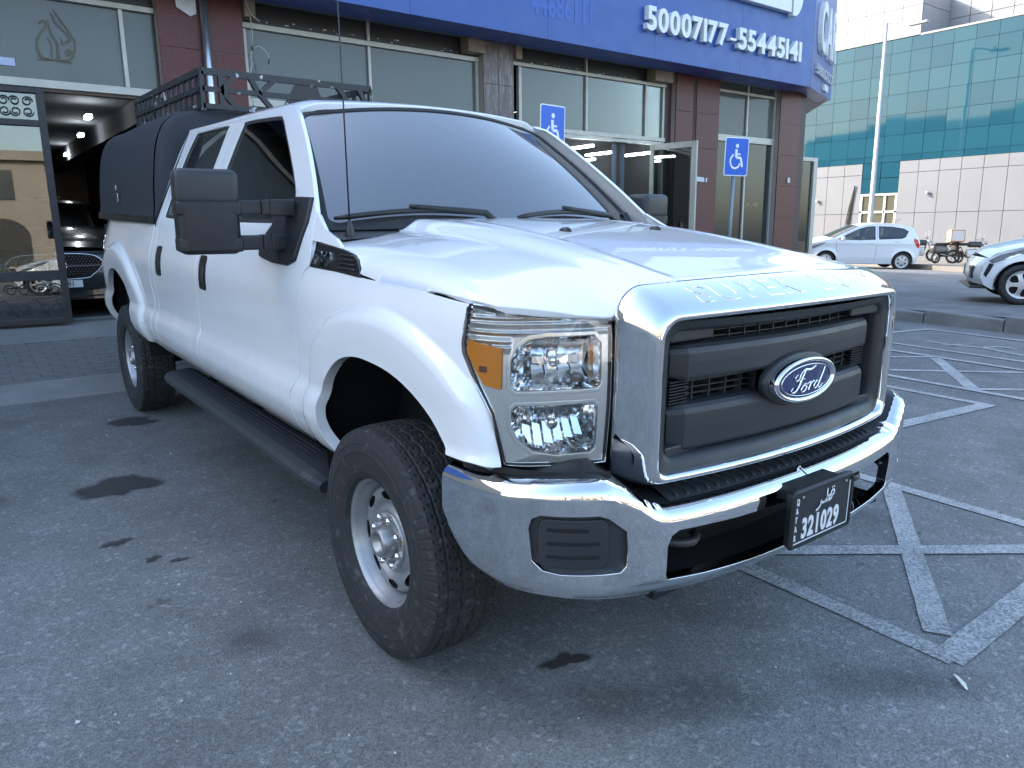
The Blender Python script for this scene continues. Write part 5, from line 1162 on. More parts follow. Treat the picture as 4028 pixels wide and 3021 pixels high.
e = bframe('loose_cable'); wr.build('wire', mat('pale_cable', (.45, .42, .36), .6), e); cl = MB(); cl.box(1.245, 1.275, wy-.03, wy, 3.22, 3.27, .004); cl.box(1.427, 1.443, wy-.06, wy-.04, 3.08, 3.14, .002); cl.build('connector', M_trim, e); tag(e, 'loose pale cable dangling from the first granite column', 'cable')
scr = MB(); rnd = random.Random(5)
for x0, x1 in ((1.5, 2.7), (3.0, 4.4), (5.5, 6.6), (6.9, 8.4)):
    for _ in range(9):
        x = rnd.uniform(x0, x1); z = 3.585+rnd.uniform(0, .04); w_, h_ = rnd.uniform(.01, .05), rnd.uniform(.004, .012); scr.box(x, x+w_, G-.010, G-.0055, z, z+h_)
e = bframe('paint_flakes'); o = scr.build('flake', M_paper, e); tag(o, kind='stuff'); tag(e, 'pale paint flakes along the dark transom panes', 'paint flakes')

# ---- parking signs for disabled drivers
def post_sign(x, y, zc_, label, turn=-14):
    e = empty('parking_sign', (x, y, ramp_h(y) if y > 4.65 else 0), (0, 0, R(turn))); tag(e, label, 'sign', 'disabled parking signs'); z = zc_-(ramp_h(y) if y > 4.65 else 0)
    p = MB(); p.tube([(0, .035, -.1), (0, .035, z+.20)], .030, 12); p.build('post', mat('post_grey', (.20, .24, .27), .45, metal=.4), e)
    b = MB(); b.prism(rrect(-.225, .225, -.285, .285, .03, 4), -.003, .003, lambda u, v, h: (u, h, z+v)); b.build('plate', mat('sign_rim', (.75, .77, .80), .4), e)
    b = MB(); b.prism(rrect(-.210, .210, -.270, .270, .022, 4), -.0062, -.0032, lambda u, v, h: (u, h, z+v)); b.build('blue_field', mat('sign_field', (.0, .10, .55), .4), e)
    ic = MB(); fm = lambda u, v, h: (u*1.1, -.0066-h, z+v*1.1); hd = [(.0+.028*math.cos(a), .145+.028*math.sin(a)) for a in np.linspace(0, 2*math.pi, 17)]
    ic.prism(hd[:-1], 0, .002, fm); stroke(ic, [(-.012, .10), (-.010, .03), (-.004, -.01)], .021, fm, h=.002); stroke(ic, [(-.006, .035), (.065, .035)], .010, fm, h=.002); stroke(ic, [(-.004, -.012), (.065, -.016), (.082, -.055), (.105, -.135)], .017, fm, h=.002)
    stroke(ic, [(-.055+.0, .03), (-.098, -.02), (-.105, -.075), (-.075, -.135), (-.015, -.155), (.045, -.125), (.06, -.085)], .0125, fm, h=.002); ic.build('wheelchair_symbol', mat('sign_white', (.80, .82, .84), .4), e, fix=False)
    c_ = MB(); c_.box(-.04, .04, .0, .06, z+.12, z+.15); c_.box(-.04, .04, .0, .06, z-.15, z-.12); c_.build('clamp', M_steelp, e)
    return e
post_sign(4.27, 5.30, 2.47, 'blue disabled parking sign behind the pickup windshield', 7)
post_sign(7.98, 5.30, 2.31, 'blue disabled parking sign beside the last shop window')

# ================================================================== GLASS BUILDING ACROSS THE STREET
KB = (34+2.0421)/(24+2.0421)
def tb(y, z): return (-11.684+(y+11.684)*KB, 1.143+(z-1.143)*KB)
M_teal = glass_mat('teal_glass', (.05, .16, .20), 1.5, boost=.12, bump=.06, bscale=.5)
M_tealb = mat('teal_backing', (.045, .20, .25), .35, coat=.6, var=.10, vscale=.5)
M_clad = mat('shaded_cladding', (.158, .168, .188), .5, var=.06, vscale=.7); M_clad2 = mat('upper_cladding', (.27, .275, .29), .5, var=.04, vscale=.7)  # lower panels greyed against the upper ones, shade put into the colour
M_gap = mat('panel_gap', (.04, .045, .05), .8)
tower = bframe('office_building'); tag(tower, 'office building of teal glass and white panels across the street', 'building')
X0 = 34.0; pw = .638; zt_, zl_ = 7.03, 3.17
def tpanel(name, m, y0, y1, z0, z1, dx=0.0, gap=.014):
    a, b = tb(min(y0, y1), z0), tb(max(y0, y1), z1); g_ = gap
    mb = MB(); mb.box(X0-.03+dx, X0+.03+dx, a[0]+g_, b[0]-g_, a[1]+g_, b[1]-g_)
    if name == 'glass_panel': j_ = (random.uniform(-.006, .006), random.uniform(-.006, .006)); mb.v = [(x+(j_[0] if y > (a[0]+b[0])/2 else 0)+(j_[1] if z > (a[1]+b[1])/2 else 0), y, z) for x, y, z in mb.v]
    return mb.build(name, m, tower)
a, b = tb(-8.5, -2), tb(8.0, 7.0); bx(tower, 'backing', M_gap, X0+.02, X0+14, a[0], b[0], -3, b[1])
rows_ = [zt_-.43]+[zt_-.43-.645*k for k in range(1, 6)]; rows_ = [zt_]+rows_+[zl_]
ycols = [3.546+pw*7-pw*k for k in range(0, 19)]
M_teals = [mat('teal_panel_%s' % s, c_, .05, coat=0, spec=.33) for s, c_ in (('a', (.012, .062, .095)), ('b', (.014, .068, .101)), ('c', (.011, .057, .089)))]
for i in range(len(ycols)-1):
    for j in range(len(rows_)-1):
        tpanel('glass_panel', M_teals[(i*7+j*5+i*j) % 3], ycols[i], ycols[i+1], rows_[j+1], rows_[j], gap=.007)
wz = [3.17, 2.79, 1.484, .16, -1.2]; wy_ = [4.85, 4.22, 3.58, 2.955, 2.305]
for i in range(len(wy_)-1):
    for j in range(4): tpanel('wall_panel', M_clad, wy_[i], wy_[i+1], wz[j+1], wz[j], -.02, .010)
for k in range(4):
    y0 = 7.4-.638*k
    for j in range(4): tpanel('wall_panel', M_clad, y0, y0-.638, wz[j+1], wz[j], -.02, .010)
wy2 = [1.03, .414, -.241, -.891, -1.532, -2.205, -2.85, -3.49, -4.13, -4.77]
for i in range(len(wy2)-1):
    for j in range(4): tpanel('wall_panel', M_clad, wy2[i], wy2[i+1], wz[j+1], wz[j], -.02, .010)
for y0, y1 in ((2.305, 1.667), (1.667, 1.03)):
    for z0, z1 in ((2.15, 2.66), (2.66, 3.17)): tpanel('glass_panel', M_teals[0], y0, y1, z0, z1, .0)
for y0, y1, z0, z1 in ((2.305, 1.03, 2.08, 2.15), (2.305, 1.03, 1.50, 1.57), (2.305, 2.23, -1.0, 2.08), (1.10, 1.03, -1.0, 2.08), (1.48, 1.41, -1.0, 2.08), (1.95, 1.90, 1.57, 2.08)): tpanel('door_frame', mat('door_white', (.62, .62, .58), .5), y0, y1, z0, z1, -.02, .002)
tpanel('door_pane', mat('door_glass_brown', (.10, .095, .07), .1, coat=.8), 2.23, 1.10, -1.0, 2.08, .03)
# upper white block, its return and the set-back face
for i, (y0, y1) in enumerate([(.75+.62*k, .75+.62*(k+1)) for k in range(14)]):
    for z0, z1 in ((7.045, 7.96), (7.96, 8.41)): tpanel('upper_panel', M_clad2, y0, y1, z0, z1, -.02, .010)
a, b = tb(.75, 7.04), tb(9.5, 8.40); bx(tower, 'upper_block', M_gap, X0+.015, X0+9.0, a[0]+.01, b[0], a[1], b[1])
for k in range(2):
    a_, b_ = tb(.75, 7.045), tb(.75, 7.96 if k == 0 else 8.41); z0 = tb(0, 7.045 if k == 0 else 7.96)[1]
    for q in range(3): bx(tower, 'upper_panel', M_clad2, X0+.0+.85*q, X0+.84+.85*q, a_[0]-.02, a_[0]+.005, z0+.01, b_[1]-.01)
for i in range(12):
    y1 = .75-.638*i; a_, b_ = tb(y1-.638, 7.05), tb(y1, 8.6)
    for z0, z1 in ((7.05, 7.75), (7.75, 8.45), (8.45, 9.2)): bx(tower, 'upper_panel', M_clad2, X0+2.56, X0+2.60, a_[0]+.012, b_[0]-.012, tb(0, z0)[1]+.012, tb(0, z1)[1]-.012)
a, b = tb(-8.5, 7.02), tb(.74, 7.08); bx(tower, 'coping', M_clad2, X0-.06, X0+2.6, a[0], b[0], a[1], b[1]); bx(tower, 'set_back', M_gap, X0+2.62, X0+9, a[0], b[0], b[1], tb(0, 9.2)[1])
for y, z in ((.05, 2.10), (3.9, 1.96)):
    p = tb(y, z); mb = MB(); mb.tube([(X0-.14, p[0], p[1]-.08), (X0-.14, p[0], p[1]+.08)], .05, 10); mb.box(X0-.12, X0, p[0]-.02, p[0]+.02, p[1]-.02, p[1]+.02); mb.build('wall_lamp', mat('lamp_grey', (.5, .5, .48), .4), tower)
cb_ = MB()
for k in range(3): q0, q1 = tb(2.52, 2.45), tb(2.62+.05*k, 1.45); q2 = tb(2.70+.04*k, .6); cb_.tube(spline([(X0-.10, q0[0], q0[1]), (X0-.09, q1[0], q1[1]), (X0-.12, q2[0], q2[1])], 5), .025, 6)
e = bframe('hanging_cables'); cb_.build('cable', M_trim, e); tag(e, 'black cables hanging down the white wall behind the hatchback', 'cable')
# ---- street lamp
lp = bframe('street_lamp'); tag(lp, 'tall grey street lamp post with single arm by the glass building', 'street lamp'); LX, LYb = 30.0, 5.03
p = MB(); p.tube([(LX, LYb, -1.2), (LX, LYb, 1.2), (LX, LYb, 9.15)], [.115, .11, .06], 14); p.build('pole', mat('lamp_pole', (.42, .43, .43), .45, metal=.4, var=.1, vscale=3), lp)
p = MB(); p.tube(spline([(LX, LYb, 9.12), (LX, LYb-.5, 9.03), (LX, LYb-1.0, 8.86)], 4), .035, 8); p.build('arm', MATS['lamp_pole'], lp)
p = MB(); p.box(LX-.11, LX+.11, LYb-1.65, LYb-.92, 8.80, 8.90, .03); p.box(LX-.04, LX+.04, LYb-1.12, LYb-1.04, 8.90, 9.02); p.build('lamp_head', mat('lamp_head', (.38, .38, .37), .4), lp)
# ================================================================== OTHER VEHICLES
M_cglass = glass_mat('car_glass', (.22, .24, .24), 1.5, boost=.04)
M_cwhite = mat('car_white', (.74, .76, .79), .32, coat=1.0, spec=.4)
M_head = mat('headlamp_clear', (.45, .47, .48), .08, metal=.7, coat=1.0)
M_red = mat('tail_lamp_red', (.55, .012, .012), .15, coat=.8)
M_cover = mat('wheel_cover', (.50, .51, .53), .35, metal=.6)
def wheel_parts(r, rimr, style):
    t = MB(); t.lathe([(.06, rimr), (.085, rimr+.012), (.092, (r+rimr)/2), (.082, r-.012), (.065, r), (-.065, r), (-.082, r-.012), (-.092, (r+rimr)/2), (-.085, rimr+.012), (-.06, rimr)], 40)
    n = 5 if style == 'alloy' else 6; hs = []
    for k in range(n):
        a = 2*math.pi*(k+.25)/n; o = []
        for i in range(12):
            q = 2*math.pi*i/12
            if style == 'alloy': rr = rimr*(.60+.30*math.sin(q)); aa = a+.40*math.cos(q)*(1.0+.25*math.sin(q))
            else: rr = rimr*(.60+.17*math.sin(q)); aa = a+.17*math.cos(q)
            o.append((rr*math.cos(aa), rr*math.sin(aa)))
        hs.append(o)
    dp = interp([0, rimr*.3, rimr*.85, rimr], [.080, .078, .066, .075])
    d = panel(ell(0, 0, rimr, rimr, 40), lambda u, v: (-dp(math.hypot(u, v)), u, v), rimr/7, holes=hs, rim=0, hole_rim=.02, flip=True)
    b = MB(); b.lathe([(-.03, rimr), (-.03, .001)], 24); return t, d, b
def make_car(name, label, group, paint, P):
    root = empty(name); tag(root, label, 'car', group)
    yf, yr, w0, belt = P['yf'], P['yr'], P['w'], P['belt']; S_ = P['sil']
    def W(y, z):
        k = 1.0; t = max(0, (yf+.85-y)/.85); k -= .20*t**2.4; t = max(0, (y-(yr-.6))/.6); k -= .14*t**2.4
        w_ = w0*k
        if z > belt: w_ -= (z-belt)*.34+.02*ss(belt, belt+.1, z)
        if z < .42: w_ -= (.42-z)*.18
        w_ += .012*math.exp(-((z-(belt-.12))/.05)**2)
        for ya in P['axles']:
            d = math.hypot(y-ya, z-P['r']); w_ += .022*ss(P['arch']+.10, P['arch']+.01, d)
        return w_
    sm = lambda off=0.0: (lambda y, z: (-(W(y, z)+off), y, z))
    zb_ = P['zb']; out = [(y, z) for y, z in S_ if True]
    bot = [(S_[-1][0], zb_+.04)]
    for ya in P['axles'][::-1]:
        bot += [(ya+P['arch']*math.cos(R(a)), max(zb_, P['r']+P['arch']*math.sin(R(a)))) for a in np.linspace(-20, 200, 19)]
    bot += [(S_[0][0]+.10, zb_)]
    outline = out+bot
    sp = panel(outline, sm(), P.get('res', .05), holes=P['win'], flip=True, rim=.03)
    a = sp.build('body_side', paint, root); b = sp.build('body_side', paint, root, mirror=True)
    for wp in P['win']:
        g_ = panel(inset(wp, -.004), sm(-.008), .08, flip=True, rim=0)
        for q, mir in ((a, False), (b, True)): g_.build('window_pane', M_cglass, q, mirror=mir)
    fr = MB()
    for wp in P['win']: panel(inset(wp, -.012), sm(.002), .05, holes=[inset(wp, .012)], flip=True, rim=.004, mb=fr)
    for q, mir in ((a, False), (b, True)): fr.build('window_trim', M_trim, q, mirror=mir)
    for ln in P.get('seams', []):
        for q, mir in ((a, False), (b, True)):
            s_ = MB(); s_.tube([sm(.0005)(y, z) for y, z in spline(ln, 4)], .004, 5); s_.build('door_seam', M_trim, q, mirror=mir)
    for nm, m, pts in P['lamps']:
        l_ = panel(pts, sm(.006), .04, flip=True, rim=.02)
        for q, mir in ((a, False), (b, True)): l_.build(nm, m, q, mirror=mir)
    def strip(i0, i1, m, nm, bow=0.0, crown=.035, dz=0.0):
        pts = spline(S_[i0:i1+1], 4); V = []; n = 13
        for y, z in pts:
            w_ = W(y, z)
            for j in range(n):
                t = -1+2*j/(n-1); V.append((w_*t, y+bow*(1-t*t), z+dz+crown*(1-t*t)))
        mb = MB(); mb.add(V, [(i*n+j, i*n+j+1, (i+1)*n+j+1, (i+1)*n+j) for i in range(len(pts)-1) for j in range(n-1)], smooth=True); return mb.build(nm, m, root)
    for i0, i1, m, nm, bow, crown in P['strips']: strip(i0, i1, paint if m is None else m, nm, bow, crown)
    un = MB(); un.box(-w0*.80, w0*.80, yf+.25, yr-.15, zb_-.02, zb_+.10); un.box(-w0*.55, w0*.55, yf+.3, yr-.3, .3, belt-.15); un.build('underbody', M_dark, root)
    ww_ = MB()
    for ya in P['axles']:
        for sg in (-1, 1): ww_.grid(lambda u, v, ya=ya, sg=sg: (sg*(w0-.03-.25*v), ya+(P['arch']+.01)*math.cos(R(-20+220*u)), P['r']+(P['arch']+.01)*math.sin(R(-20+220*u))), 16, 2)
    ww_.build('wheel_well', M_dark, root)
    st_ = MB()
    for sx in (-.32, .32): st_.box(sx-.2, sx+.2, .1, .25, .5, 1.05, .04); st_.box(sx-.1, sx+.1, .14, .22, 1.07, 1.24, .03)
    st_.box(-.5, .5, .95, 1.1, .5, 1.0, .04); st_.build('seat', mat('car_seat', (.05, .05, .055), .8), root)
    t, d, b_ = wheel_parts(P['r'], P['rim'], P['style'])
    for ya in P['axles']:
        for sg in (-1, 1):
            wc = empty('wheel', (sg*(w0-.10), ya, P['r']), (random.uniform(0, 1), 0, 0 if sg < 0 else math.pi)); wc.parent = root
            t.build('tyre', M_rubber, wc); d.build('wheel_cover', M_cover, wc); b_.build('brake', M_dark, wc)
    for sg in (-1, 1):
        my, mz = P['mirror']; mb = MB(); hbox(mb, Vector((sg*(w0+.06), my, mz)), .085, .05, .06, .04); mb.tube([(sg*(w0-.06), my-.02, mz-.05), (sg*(w0+.04), my, mz-.02)], .025, 8); mb.build('door_mirror', paint, root)
        for hy, hz in P['handles']:
            hb = MB(); hb.tube([sm(.018)(hy-.08, hz), sm(.024)(hy, hz+.004), sm(.018)(hy+.08, hz)], .011, 6); hb.build('door_handle', paint, root, mirror=(sg > 0))
    for fn in P.get('extra', []): fn(root, sm, W)
    return root
# silhouettes: front bumper -> hood -> windshield -> roof -> rear
def hatch_spec():
    S_ = [(-1.84, .30), (-1.87, .45), (-1.86, .62), (-1.80, .74), (-1.62, .84), (-1.30, .93), (-1.02, 1.0), (-.62, 1.20), (-.22, 1.385), (.10, 1.45), (.45, 1.475), (.95, 1.455), (1.35, 1.40), (1.48, 1.36), (1.60, 1.15), (1.70, .93), (1.73, .70), (1.72, .50), (1.66, .34)]
    wf = [(-.86, .975), (-.58, 1.11), (-.20, 1.29), (.06, 1.365), (.30, 1.385), (.30, .985), (-.2, .965)]
    wr = [(.42, .990), (.42, 1.385), (.85, 1.365), (1.18, 1.31), (1.32, 1.235), (1.22, 1.06), (1.10, 1.02)]
    def ant(root, sm, W): m_ = MB(); m_.tube([(0, 1.05, 1.48), (0, 1.30, 1.63)], .006, 5); m_.build('aerial', M_trim, root)
    return dict(yf=-1.87, yr=1.73, w=.80, belt=.97, sil=S_, zb=.20, axles=(-1.19, 1.19), r=.288, arch=.335, rim=.205, style='cover', win=[wf, wr], mirror=(-.72, 1.0), handles=((.18, .86), (.98, .93)),
                seams=[[(.36, 1.40), (.36, .9), (.33, .30)], [(-.90, .95), (-.86, .6), (-.80, .30)]], lamps=[('headlight', M_head, [(-1.76, .70), (-1.55, .78), (-1.20, .90), (-1.32, .80), (-1.60, .66)]), ('tail_lamp', M_red, [(1.50, 1.03), (1.62, .98), (1.71, .80), (1.69, .70), (1.60, .76), (1.50, .92)])],
                strips=[(0, 3, None, 'front_bumper', -.10, .0), (3, 6, None, 'hood', -.08, .05), (6, 8, M_cglass, 'windshield', -.10, .03), (8, 13, None, 'roof', .0, .03), (13, 15, M_cglass, 'rear_window', .08, .0), (15, 18, None, 'tailgate', .08, .0)], extra=[ant])
hk = make_car('parked_hatchback', 'small white hatchback parked by the far pavement near the motorcycles', None, M_cwhite, hatch_spec())
hk.location = (22.5, 11.02, street_h(22.5, 11.0)-.02); hk.rotation_euler = (0, 0, R(-133.9))
# second white car, its nose at the right edge of the picture
def sedan_spec():
    S_ = [(-2.02, .28), (-2.08, .40), (-2.06, .58), (-2.00, .70), (-1.86, .80), (-1.45, .92), (-1.00, 1.00), (-.45, 1.24), (.0, 1.42), (.35, 1.48), (.9, 1.47), (1.5, 1.40), (1.95, 1.10), (2.15, 1.02), (2.2, .7), (2.15, .35)]
    wf = [(-.80, 1.0), (-.35, 1.20), (.0, 1.34), (.30, 1.39), (.30, 1.0)]; wr = [(.42, 1.0), (.42, 1.39), (.95, 1.37), (1.38, 1.26), (1.5, 1.05)]
    def front(root, sm, W):
        t = panel([(-2.045, .45), (-1.99, .62), (-1.93, .61), (-1.97, .50), (-2.01, .40)], sm(.006), .03, flip=True, rim=.02); t.build('fog_recess', M_trim, root); t.build('fog_recess', M_trim, root, mirror=True)
        l_ = MB(); l_.box(-.62, .62, -2.20, -1.60, .215, .255, .01); l_.build('chin_spoiler', M_trim, root)
        g_ = MB(); g_.box(-.45, .45, -2.185, -2.06, .36, .56, .03); g_.build('grille', M_trim, root)
        c_ = panel([(-1.72, .835), (-1.40, .925), (-1.20, .960), (-1.45, .900)], sm(.010), .03, flip=True, rim=.01); c_.build('headlight_strip', M_chrome, root); c_.build('headlight_strip', M_chrome, root, mirror=True)
    return dict(yf=-2.08, yr=2.2, w=.87, belt=1.0, sil=S_, zb=.22, axles=(-1.53, 1.10), r=.315, arch=.365, rim=.215, style='alloy', win=[wf, wr], mirror=(-.70, 1.05), handles=((.2, .86), (1.05, .88)), seams=[[(.36, 1.42), (.36, .9), (.33, .32)], [(-.85, .98), (-.82, .6), (-.76, .32)]],
                lamps=[('headlight', M_head, [(-2.0, .66), (-1.86, .76), (-1.45, .895), (-1.18, .955), (-1.40, .85), (-1.72, .72), (-1.95, .62)]), ('tail_lamp', M_red, [(1.75, 1.0), (2.1, .95), (2.15, .8), (1.8, .85)])],
                strips=[(0, 3, None, 'front_bumper', -.12, .0), (3, 6, None, 'hood', -.10, .05), (6, 8, M_cglass, 'windshield', -.10, .03), (8, 11, None, 'roof', 0, .03), (11, 12, M_cglass, 'rear_window', .06, .02), (12, 15, None, 'boot_lid', .08, .02)], extra=[front])
sd2 = make_car('parked_sedan', 'white car with alloy wheels cut off by the right edge of the picture', None, M_cwhite, sedan_spec())
hd = Vector((-.48, .877, 0)).normalized(); wp = Vector((11.22, 2.28, 0)); left = Vector((-hd.y, hd.x, 0))
ctr = wp-hd*1.53-left*.80; sd2.location = (ctr.x, ctr.y, street_h(ctr.x, ctr.y)); sd2.rotation_euler = (0, R(0), math.atan2(hd.x, -hd.y))
# black saloon inside the garage
def saloon_spec():
    S_ = [(-2.24, .30), (-2.28, .45), (-2.27, .62), (-2.20, .74), (-2.0, .84), (-1.5, .94), (-.95, 1.0), (-.40, 1.20), (.02, 1.34), (.5, 1.40), (1.0, 1.37), (1.7, 1.15), (2.2, 1.02), (2.3, .7), (2.25, .35)]
    wf = [(-.75, 1.0), (-.3, 1.16), (.05, 1.28), (.4, 1.32), (.4, 1.0)]; wr = [(.5, 1.0), (.5, 1.32), (1.0, 1.27), (1.35, 1.05)]
    def front(root, sm, W):
        y0 = -2.40; fy = lambda x: y0+.12*x*x
        o = spline([(-.47, .60), (-.36, .70), (0, .72), (.36, .70), (.47, .60), (.36, .48), (.25, .44), (-.25, .44), (-.36, .48)], 5, True)
        gm = panel(o, lambda x, z: (x, fy(x), z), .04, rim=.03); gr_ = gm.build('grille', mat('saloon_grille', (.008, .008, .009), .3), root)
        rg_ = MB(); rg_.tube([(x, fy(x)-.006, z) for x, z in o]+[(o[0][0], fy(o[0][0])-.006, o[0][1])], .010, 6); rg_.build('grille_rim', M_chrome, gr_)
        dots = MB()
        for r in range(9):
            z = .465+.028*r
            for k in range(-13, 14):
                x = k*.034+(.017 if r % 2 else 0)
                if inpoly([(x, z)], o)[0] and math.hypot(x, z-.585) > .105: s = .007; dots.add([(x-s, fy(x)-.004, z-s), (x+s, fy(x)-.004, z-s), (x, fy(x)-.004, z+s)], [(0, 1, 2)])
        tag(dots.build('grille_star_pattern', M_chrome, gr_, fix=False), kind='stuff')
        sb = MB(); sb.box(-.44, -.11, y0-.0, y0+.03, .575, .592); sb.box(.11, .44, y0-.0, y0+.03, .575, .592); sb.build('grille_blade', M_chrome, gr_)
        sr = MB(); sr.tube([(.095*math.cos(a), y0-.012, .585+.095*math.sin(a)) for a in np.linspace(0, 2*math.pi, 33)], .008, 6)
        for a in (90, 210, 330): sr.tube([(0, y0-.012, .585), (.09*math.cos(R(a)), y0-.012, .585+.09*math.sin(R(a)))], [.010, .004], 6)
        sr.build('star_emblem', M_chrome, gr_)
        bp_ = MB(); bp_.grid(lambda u, v: (-.86+1.72*u, -2.36+.20*(2*u-1)**2+.02*v, .20+.22*v), 16, 3); bp_.build('lower_bumper', M_cblack, root)
        sl = MB(); sl.box(-.75, .75, -2.385, -2.36, .235, .25); sl.build('bumper_trim', M_chrome, root)
        pl_ = MB(); pl_.box(-.235, .235, -2.440, -2.425, .345, .425, .004); pl_ = pl_.build('license_plate', mat('plate_pale', (.72, .73, .72), .4), root)
        px = MB(); put_text(px, '632791', .080, lambda a, b, c: (-.06+a, -2.4415-c, .357+b), extrude=.0006, offset=.001, xs=.90); px.build('plate_digits', M_trim, pl_, fix=False)
        pr_ = MB(); pr_.box(-.233, -.205, -2.4425, -2.4405, .347, .423); pr_.build('plate_band', mat('plate_maroon', (.25, .02, .05), .5), pl_)
        pa = MB(); fq = lambda u, v, h: (-.165+u, -2.4412-h, .375+v)
        stroke(pa, [(.075, .012), (.088, .02), (.078, .026), (.074, .006), (.05, .0), (.03, .0), (.012, .0), (-.01, -.012)], .004, fq); stroke(pa, [(.042, .004), (.040, .034)], .004, fq); pa.build('plate_script', M_trim, pl_, fix=False)
    return dict(yf=-2.28, yr=2.3, w=.90, belt=1.0, sil=S_, zb=.20, axles=(-1.43, 1.42), r=.33, arch=.38, rim=.23, style='alloy', win=[wf, wr], mirror=(-.62, 1.03), handles=((.25, .86), (1.05, .88)), seams=[], lamps=[('headlight', M_head, [(-2.24, .66), (-2.12, .76), (-1.75, .86), (-1.95, .72), (-2.2, .60)])],
                strips=[(0, 3, None, 'front_bumper', -.12, .0), (3, 6, None, 'hood', -.10, .06), (6, 8, M_cglass, 'windshield', -.10, .03), (8, 10, None, 'roof', 0, .03), (10, 12, M_cglass, 'rear_window', .06, .02), (12, 14, None, 'boot_lid', .08, .02)], extra=[front], res=.06)
M_cblack = mat('car_black', (.010, .011, .013), .22, coat=1.0)
sb_ = make_car('black_saloon', 'shiny black saloon with oval studded grille inside the garage', None, M_cblack, saloon_spec())
fb = Matrix.Translation((0, 9.5, 0)) @ Matrix.Rotation(TILT, 4, 'X'); sb_.matrix_world = fb @ Matrix.Translation((-.955, .53, .205))
# ---- cars and buildings behind the photographer, mirrored in glass and chrome
def place_copy(src, name, loc, rz_, label):
    c_ = copy_tree(src); c_.name = name; c_.location = loc; c_.rotation_euler = (0, 0, rz_); c_['label'] = label; c_['group'] = 'cars parked behind the camera'; return c_
place_copy(sd2, 'parked_sedan', (-.6, -9.5, 0), R(-90), 'white car parked side-on, mirrored in the garage door glass')
for k, (x, y) in enumerate(((-9.5, -13), (5.5, -14), (9.0, -14), (12.5, -14.2))): place_copy(hk if k % 2 else sd2, 'parked_hatchback' if k % 2 else 'parked_sedan', (x, y, 0), R(180+k*3), ['white sedan parked far left behind the photographer', 'white hatchback nearest the palm behind the photographer', 'white sedan between two hatchbacks behind the photographer', 'white hatchback at the end of the row behind the photographer'][k])
M_opp = mat('sandstone_render', (.26, .22, .165), .85, var=.10, vscale=.6); M_opp2 = mat('cream_render', (.29, .26, .215), .85, var=.1, vscale=.6)
def far_block(x0, x1, y0, hgt, m, label, arches):
    e = empty('far_building', ((x0+x1)/2, y0, 0)); tag(e, label, 'building', 'buildings behind the camera'); w_ = (x1-x0)/2
    b = MB(); b.box(-w_, w_, -10, 0, -.2, hgt); b.build('wall', m, e); b = MB(); b.box(-w_-.2, w_+.2, -10.2, .35, hgt, hgt+.5); b.build('parapet', m, e)
    n = int((x1-x0)/4)
    for k in range(n):
        cx = -w_+4*(k+.5); o = [(cx-1.3, 0), (cx+1.3, 0)]+[(cx+1.3*math.cos(a), 2.4+1.0*math.sin(a)) for a in np.linspace(0, math.pi, 11)] if arches else rrect(cx-1.4, cx+1.4, .2, 2.9, .05, 2)
        a = MB(); a.prism(o, .004, .05, lambda u, v, h: (u, h, v)); a.build('shop_opening', mat('far_opening', (.05, .05, .05), .3), e)
        for z in ((4.4, 6.0), (7.4, 9.0)):
            if z[1] < hgt: q = MB(); q.box(cx-.8, cx+.8, .004, .06, *z); q.build('window', mat('far_window', (.06, .07, .08), .15), e)
    return e
far_block(-34, -8, -36, 8.0, M_opp, 'sandstone arcade far behind the camera, left of the palm', True); far_block(-7, 13, -34, 6.5, M_opp2, 'cream arcade far behind the camera, opposite the shop', True); far_block(15, 40, -38, 9.5, M_opp, 'tall sandstone block far behind the camera', False)
far_block(-75, -38, -38, 10, M_opp2, 'cream block far behind the camera at the far end', False)
# palm
def palm(x, y, hgt, label):
    e = empty('palm_tree', (x, y, 0)); tag(e, label, 'palm tree', 'palms behind the camera'); rnd = random.Random(int(x*10)); t = MB(); n = 16
    t.tube([(.15*math.sin(i*.2), .05*i/n, hgt*i/n) for i in range(n+1)], [.24-.09*i/n+(.02 if i % 2 else 0) for i in range(n+1)], 12, smooth=False); t.build('trunk', mat('palm_trunk', (.17, .12, .08), .9, bump=.6, bscale=14), e); c_ = MB()
    for k in range(34):
        a = rnd.uniform(0, 6.28); el = rnd.uniform(-.5, 1.1); L_ = rnd.uniform(2.0, 2.8); P = []
        for i in range(12): s = i/11; r_ = L_*s*math.cos(el*(1-.3*s)); P.append(Vector((r_*math.cos(a), r_*math.sin(a), hgt+L_*s*math.sin(el)-1.35*s*s)))
        sd_ = Vector((-math.sin(a), math.cos(a), 0)); c_.tube(P, [.02*(1-.8*i/11)+.003 for i in range(12)], 4)
        for i in range(1, 12):
            for q in (0, .5):
                p = P[i-1].lerp(P[i], q); wd = .42*math.sin(math.pi*min(1, (i+q)/12+.1))
                for sg in (-1, 1): tip = p+sd_*sg*wd+Vector((0, 0, -.22*wd))+(P[i]-P[i-1])*.9; c_.add([p, p+(P[i]-P[i-1])*.16, tip], [(0, 1, 2)])
    c_.build('crown', mat('palm_leaf', (.055, .085, .035), .55), e, fix=False); return e
palm(1.6, -13.5, 6.2, 'date palm mirrored in the garage door glass'); palm(-12, -22, 7.0, 'taller date palm far behind the camera')
